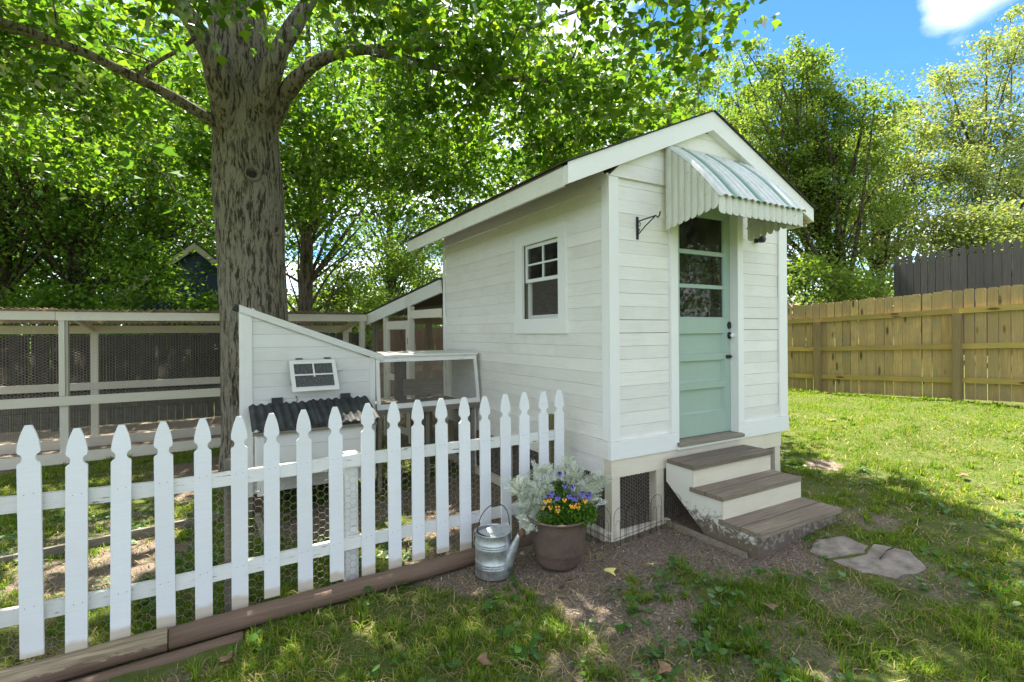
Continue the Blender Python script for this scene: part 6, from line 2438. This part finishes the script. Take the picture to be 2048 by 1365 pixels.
def blocked(x, y):
    b = (x > 2.74) & (x < 5.25) & (y > 3.2) & (y < 6.9)
    b |= (x > 3.38) & (x < 4.52) & (y > 2.32) & (y < 3.3)
    b |= np.hypot(x - PC[0], y - PC[1]) < PRIM * 0.72
    cc = G(987, 1146)
    b |= np.hypot(x - cc[0], y - cc[1]) < 0.15
    b |= (y > LY - 0.13) & (y < LY + 0.03) & (x < 2.72) & (x > -2.4)
    b |= (y > LY - 0.30) & (y < LY) & (x < 0.13) & (x > -2.4)
    b |= np.hypot(x - 0.42, y - 8.0) < 0.6
    b |= (y > 9.45) & (x < 5.3)
    for pts in STONES:
        P = np.array(pts)[:, :2]
        ins = np.zeros(x.shape, bool)
        j = len(P) - 1
        for i in range(len(P)):
            xi, yi, xj, yj = P[i][0], P[i][1], P[j][0], P[j][1]
            cnd = ((yi > y) != (yj > y)) & (x < (xj - xi) * (y - yi) / (yj - yi + 1e-12) + xi)
            ins ^= cnd
            j = i
        b |= ins
    return b


def surf(x, y):
    return gz(x, y) + (fbm(x * 7, y * 7, 3) - 0.5) * 0.022 - soilmask(x, y) * 0.012


def polar(n, rmin, rmax, p, r, amin=-58, amax=62):
    u = r.random(n)
    e = 2 - p
    rr_ = (rmin ** e + u * (rmax ** e - rmin ** e)) ** (1 / e)
    a = TH + np.radians(r.uniform(amin, amax, n))
    return rr_ * np.sin(a), rr_ * np.cos(a), rr_


def blades(x, y, h, w, a, lean):
    n = len(x)
    base = np.stack([x, y, surf(x, y) - 0.004], 1)
    D = np.stack([np.cos(a), np.sin(a), np.zeros(n)], 1)
    Pp = np.stack([-np.sin(a), np.cos(a), np.zeros(n)], 1)
    Z = np.array([0, 0, 1.0])
    h_, w_, l_ = h[:, None], w[:, None], lean[:, None]
    m = base + Z * h_ * (0.62 - 0.12 * np.minimum(l_, 1.6)) + D * h_ * l_ * 0.34
    t = base + Z * h_ * np.maximum(0.16, 1.0 - 0.42 * l_) + D * h_ * l_ * 0.9
    V = np.stack([base - Pp * w_, base + Pp * w_, m + Pp * w_ * .8, m - Pp * w_ * .8, t], 1)
    F = np.array([(0, 1, 2), (0, 2, 3), (3, 2, 4)])[None] + (np.arange(n) * 5)[:, None, None]
    return V.reshape(-1, 3), F.reshape(-1, 3)


def make_grass():
    r = np.random.default_rng(12)
    x, y, d = polar(800000, 1.9, 13.5, 1.35, r)
    s = soilmask(x, y)
    tuft = fbm(x * 3.1 + 40, y * 3.1, 3)
    fine = fbm(x * 9 + 4, y * 9, 2)
    dens = (1 - s) ** 1.8 * (0.35 + 0.65 * sstep(0.36, 0.60, tuft)) * (0.40 + 0.60 * sstep(0.35, 0.6, fine))
    dens = np.maximum(dens, 0.05 * (s < 0.97))
    lawn = sstep(5.0, 7.0, x)
    dens = np.maximum(dens, 0.85 * lawn * (1 - s) ** 2)
    keep = (r.random(len(x)) < dens) & ~blocked(x, y) & (x < 10.5) & (y < 9.4 + 4 * (x > 5.3))
    x, y, d, tuft = x[keep], y[keep], d[keep], tuft[keep]
    n = len(x)
    h = r.uniform(0.016, 0.055, n) * (0.6 + 0.8 * sstep(0.35, 0.7, tuft)) * np.where(r.random(n) < 0.05, 1.7, 1.0)
    w = r.uniform(0.0009, 0.0020, n) * (1 + 0.17 * d)
    a = r.uniform(0, 2 * math.pi, n)
    lean = np.abs(r.normal(0.85, 0.5, n))
    far = d > 4.6                             # distant blades are single slivers
    V1, F1 = blades(x[~far], y[~far], h[~far], w[~far], a[~far], lean[~far])
    Vb, _ = blades(x[far], y[far], h[far], w[far] * 1.7, a[far], lean[far])
    Vb = Vb.reshape(-1, 5, 3)[:, (0, 1, 4)].reshape(-1, 3)
    F1 = np.concatenate([F1, np.arange(len(Vb)).reshape(-1, 3) + len(V1)])
    V1 = np.concatenate([V1, Vb])
    # longer tufts of coarse grass, blades fanning out from each crown
    tx, ty, td = polar(2600, 2.1, 9.5, 1.5, r)
    k = (soilmask(tx, ty) < 0.75) & ~blocked(tx, ty) & (tx < 10.3) & (ty < 9.3) & (fbm(tx * 1.4 + 9, ty * 1.4, 3) > 0.44)
    tx, ty, td = tx[k], ty[k], td[k]
    fy_ = r.uniform(1.3, 12.0, 150)           # weeds left standing along the foot of the board fence
    fx_ = r.uniform(10.30, 10.47, 150)
    tx, ty, td = np.concatenate([tx, fx_]), np.concatenate([ty, fy_]), np.concatenate([td, np.hypot(fx_, fy_)])
    nb = 34
    sz = np.repeat(r.uniform(0.45, 1.25, len(tx)), nb)
    q = np.repeat(np.arange(len(tx)), nb)
    a = r.uniform(0, 2 * math.pi, len(q))
    rr_ = np.abs(r.normal(0, 0.022, len(q))) * sz
    x2, y2 = tx[q] + rr_ * np.cos(a), ty[q] + rr_ * np.sin(a)
    ok = ~blocked(x2, y2)
    x2, y2, a, sz, q = x2[ok], y2[ok], a[ok], sz[ok], q[ok]
    m = len(x2)
    V2, F2 = blades(x2, y2, r.uniform(0.04, 0.10, m) * sz, r.uniform(0.0014, 0.0028, m) * (1 + 0.13 * td[q]), a + r.normal(0, .5, m), np.abs(r.normal(0.7, 0.4, m)))
    o = npmesh('grass', np.concatenate([V1, V2]), np.concatenate([F1, F2 + len(V1)]), 'grass')
    tag(o, 'patchy green lawn grass over the garden', 'grass', kind='stuff')
    # dead straw lying flat
    x, y, d = polar(26000, 2.0, 9.5, 1.4, r)
    k = (r.random(len(x)) < 0.25 + 0.75 * sstep(0.45, 0.62, fbm(x * 2 + 70, y * 2, 3))) & ~blocked(x, y) & (y < 9.4) & (x < 10.4)
    x, y, d = x[k], y[k], d[k]
    n = len(x)
    V3, F3 = blades(x, y, r.uniform(0.03, 0.10, n), r.uniform(0.0010, 0.002, n) * (1 + .13 * d), r.uniform(0, 6.28, n), r.uniform(1.7, 2.1, n))
    V3[:, 2] += 0.006
    o = npmesh('straw', V3, F3, 'straw')
    tag(o, 'dead straw strewn over the thin turf', 'straw', kind='stuff')
    return n


M['straw'] = leafmat('dead_straw', [(0.22, 0.16, 0.08), (0.36, 0.28, 0.15), (0.50, 0.42, 0.25)], 0.2, 0.0, 1.0)
NG = make_grass()


def make_weeds():
    r = np.random.default_rng(13)
    x, y, d = polar(1500, 2.2, 7.0, 1.4, r)
    keep = ~blocked(x, y) & (x < 6) & (soilmask(x, y) < 0.9) & (fbm(x * 1.7, y * 1.7, 2) > 0.47)
    x, y = x[keep], y[keep]
    c, = (np.stack([x, y, surf(x, y)], 1),)
    k = np.repeat(np.arange(len(x)), 6)
    off = r.normal(0, 0.035, (len(k), 3))
    P = c[k] + off
    P[:, 2] = surf(P[:, 0], P[:, 1]) + np.abs(r.normal(0.03, 0.018, len(k)))
    n = 9
    t = np.linspace(0.25, 2 * math.pi - 0.25, n)
    T_ = np.array([(0, 0, 0)] + [(0.5 - 0.5 * math.cos(q), 0.5 * math.sin(q) * (1.05), 0.10 * abs(math.sin(q))) for q in t])
    F_ = np.array([(0, i, i + 1) for i in range(1, n)])
    v, f, _, _ = place_leaves(P, 0.040, (T_, F_), r, 0.1, 0.3)
    o = npmesh('weeds', v.reshape(-1, 3), f.reshape(-1, 3), 'weed')
    tag(o, 'round-leaved weeds and clover scattered through the grass', 'weeds', kind='stuff')


make_weeds()


def make_litter():
    r = np.random.default_rng(14)
    x, y, d = polar(90000, 2.0, 11.5, 1.3, r)
    s = soilmask(x, y)
    keep = (r.random(len(x)) < (0.04 + s ** 1.5)) & ~blocked(x, y) | ((y > 9.5) & (y < 12.5) & (x < 5) & (r.random(len(x)) < .5))
    x, y = x[keep], y[keep]
    n = len(x)
    P = np.stack([x, y, surf(x, y) + 0.004], 1)
    T_ = np.array([(0, -.16, 0), (0, .16, 0), (1, .12, 0), (1, -.1, 0), (.5, 0, .16)])
    F_ = np.array([(0, 1, 4), (1, 2, 4), (2, 3, 4), (3, 0, 4)])
    v, f, _, _ = place_leaves(P, 0.022, (T_, F_), r, 0.0, 0.35)
    o = npmesh('mulch', v.reshape(-1, 3), f.reshape(-1, 3), 'mulchm')
    tag(o, 'bark mulch chips scattered on the bare soil', 'mulch', kind='stuff')


def mulch_mat():
    m, nt, b, out = newmat('mulch_chip')
    gi = N(nt, 'ShaderNodeNewGeometry')
    c = ramp(nt, gi.outputs['Random Per Island'], [(0, (0.075, 0.055, 0.042)), (0.5, (0.18, 0.135, 0.10)), (0.85, (0.33, 0.26, 0.195)), (1.0, (0.55, 0.46, 0.34))])
    L(nt, c, b.inputs['Base Color'])
    b.inputs['Roughness'].default_value = 0.95
    return m


M['mulchm'] = mulch_mat()
make_litter()

# twigs lying about
for k, ((a, b), lab) in enumerate(((((1000, 1330), (1062, 1352)), 'grey twig in the grass at the bottom centre'), (((1120, 1185), (1150, 1165)), 'thin twig on the soil in front of the flower pot'),
                                   (((1760, 1125), (1800, 1100)), 'dark twig lying on the larger flagstone'))):
    p, q = G(*a), G(*b)
    p[2] += 0.026
    q[2] += 0.03
    m_ = (p + q) / 2 + np.array([0.01, 0.02, 0.006])
    tag(MB().tube([p, m_, q], [0.005, 0.0045, 0.003], 6).build('twig', 'bark_far', origin=p), lab, 'twig', 'twigs on the ground')
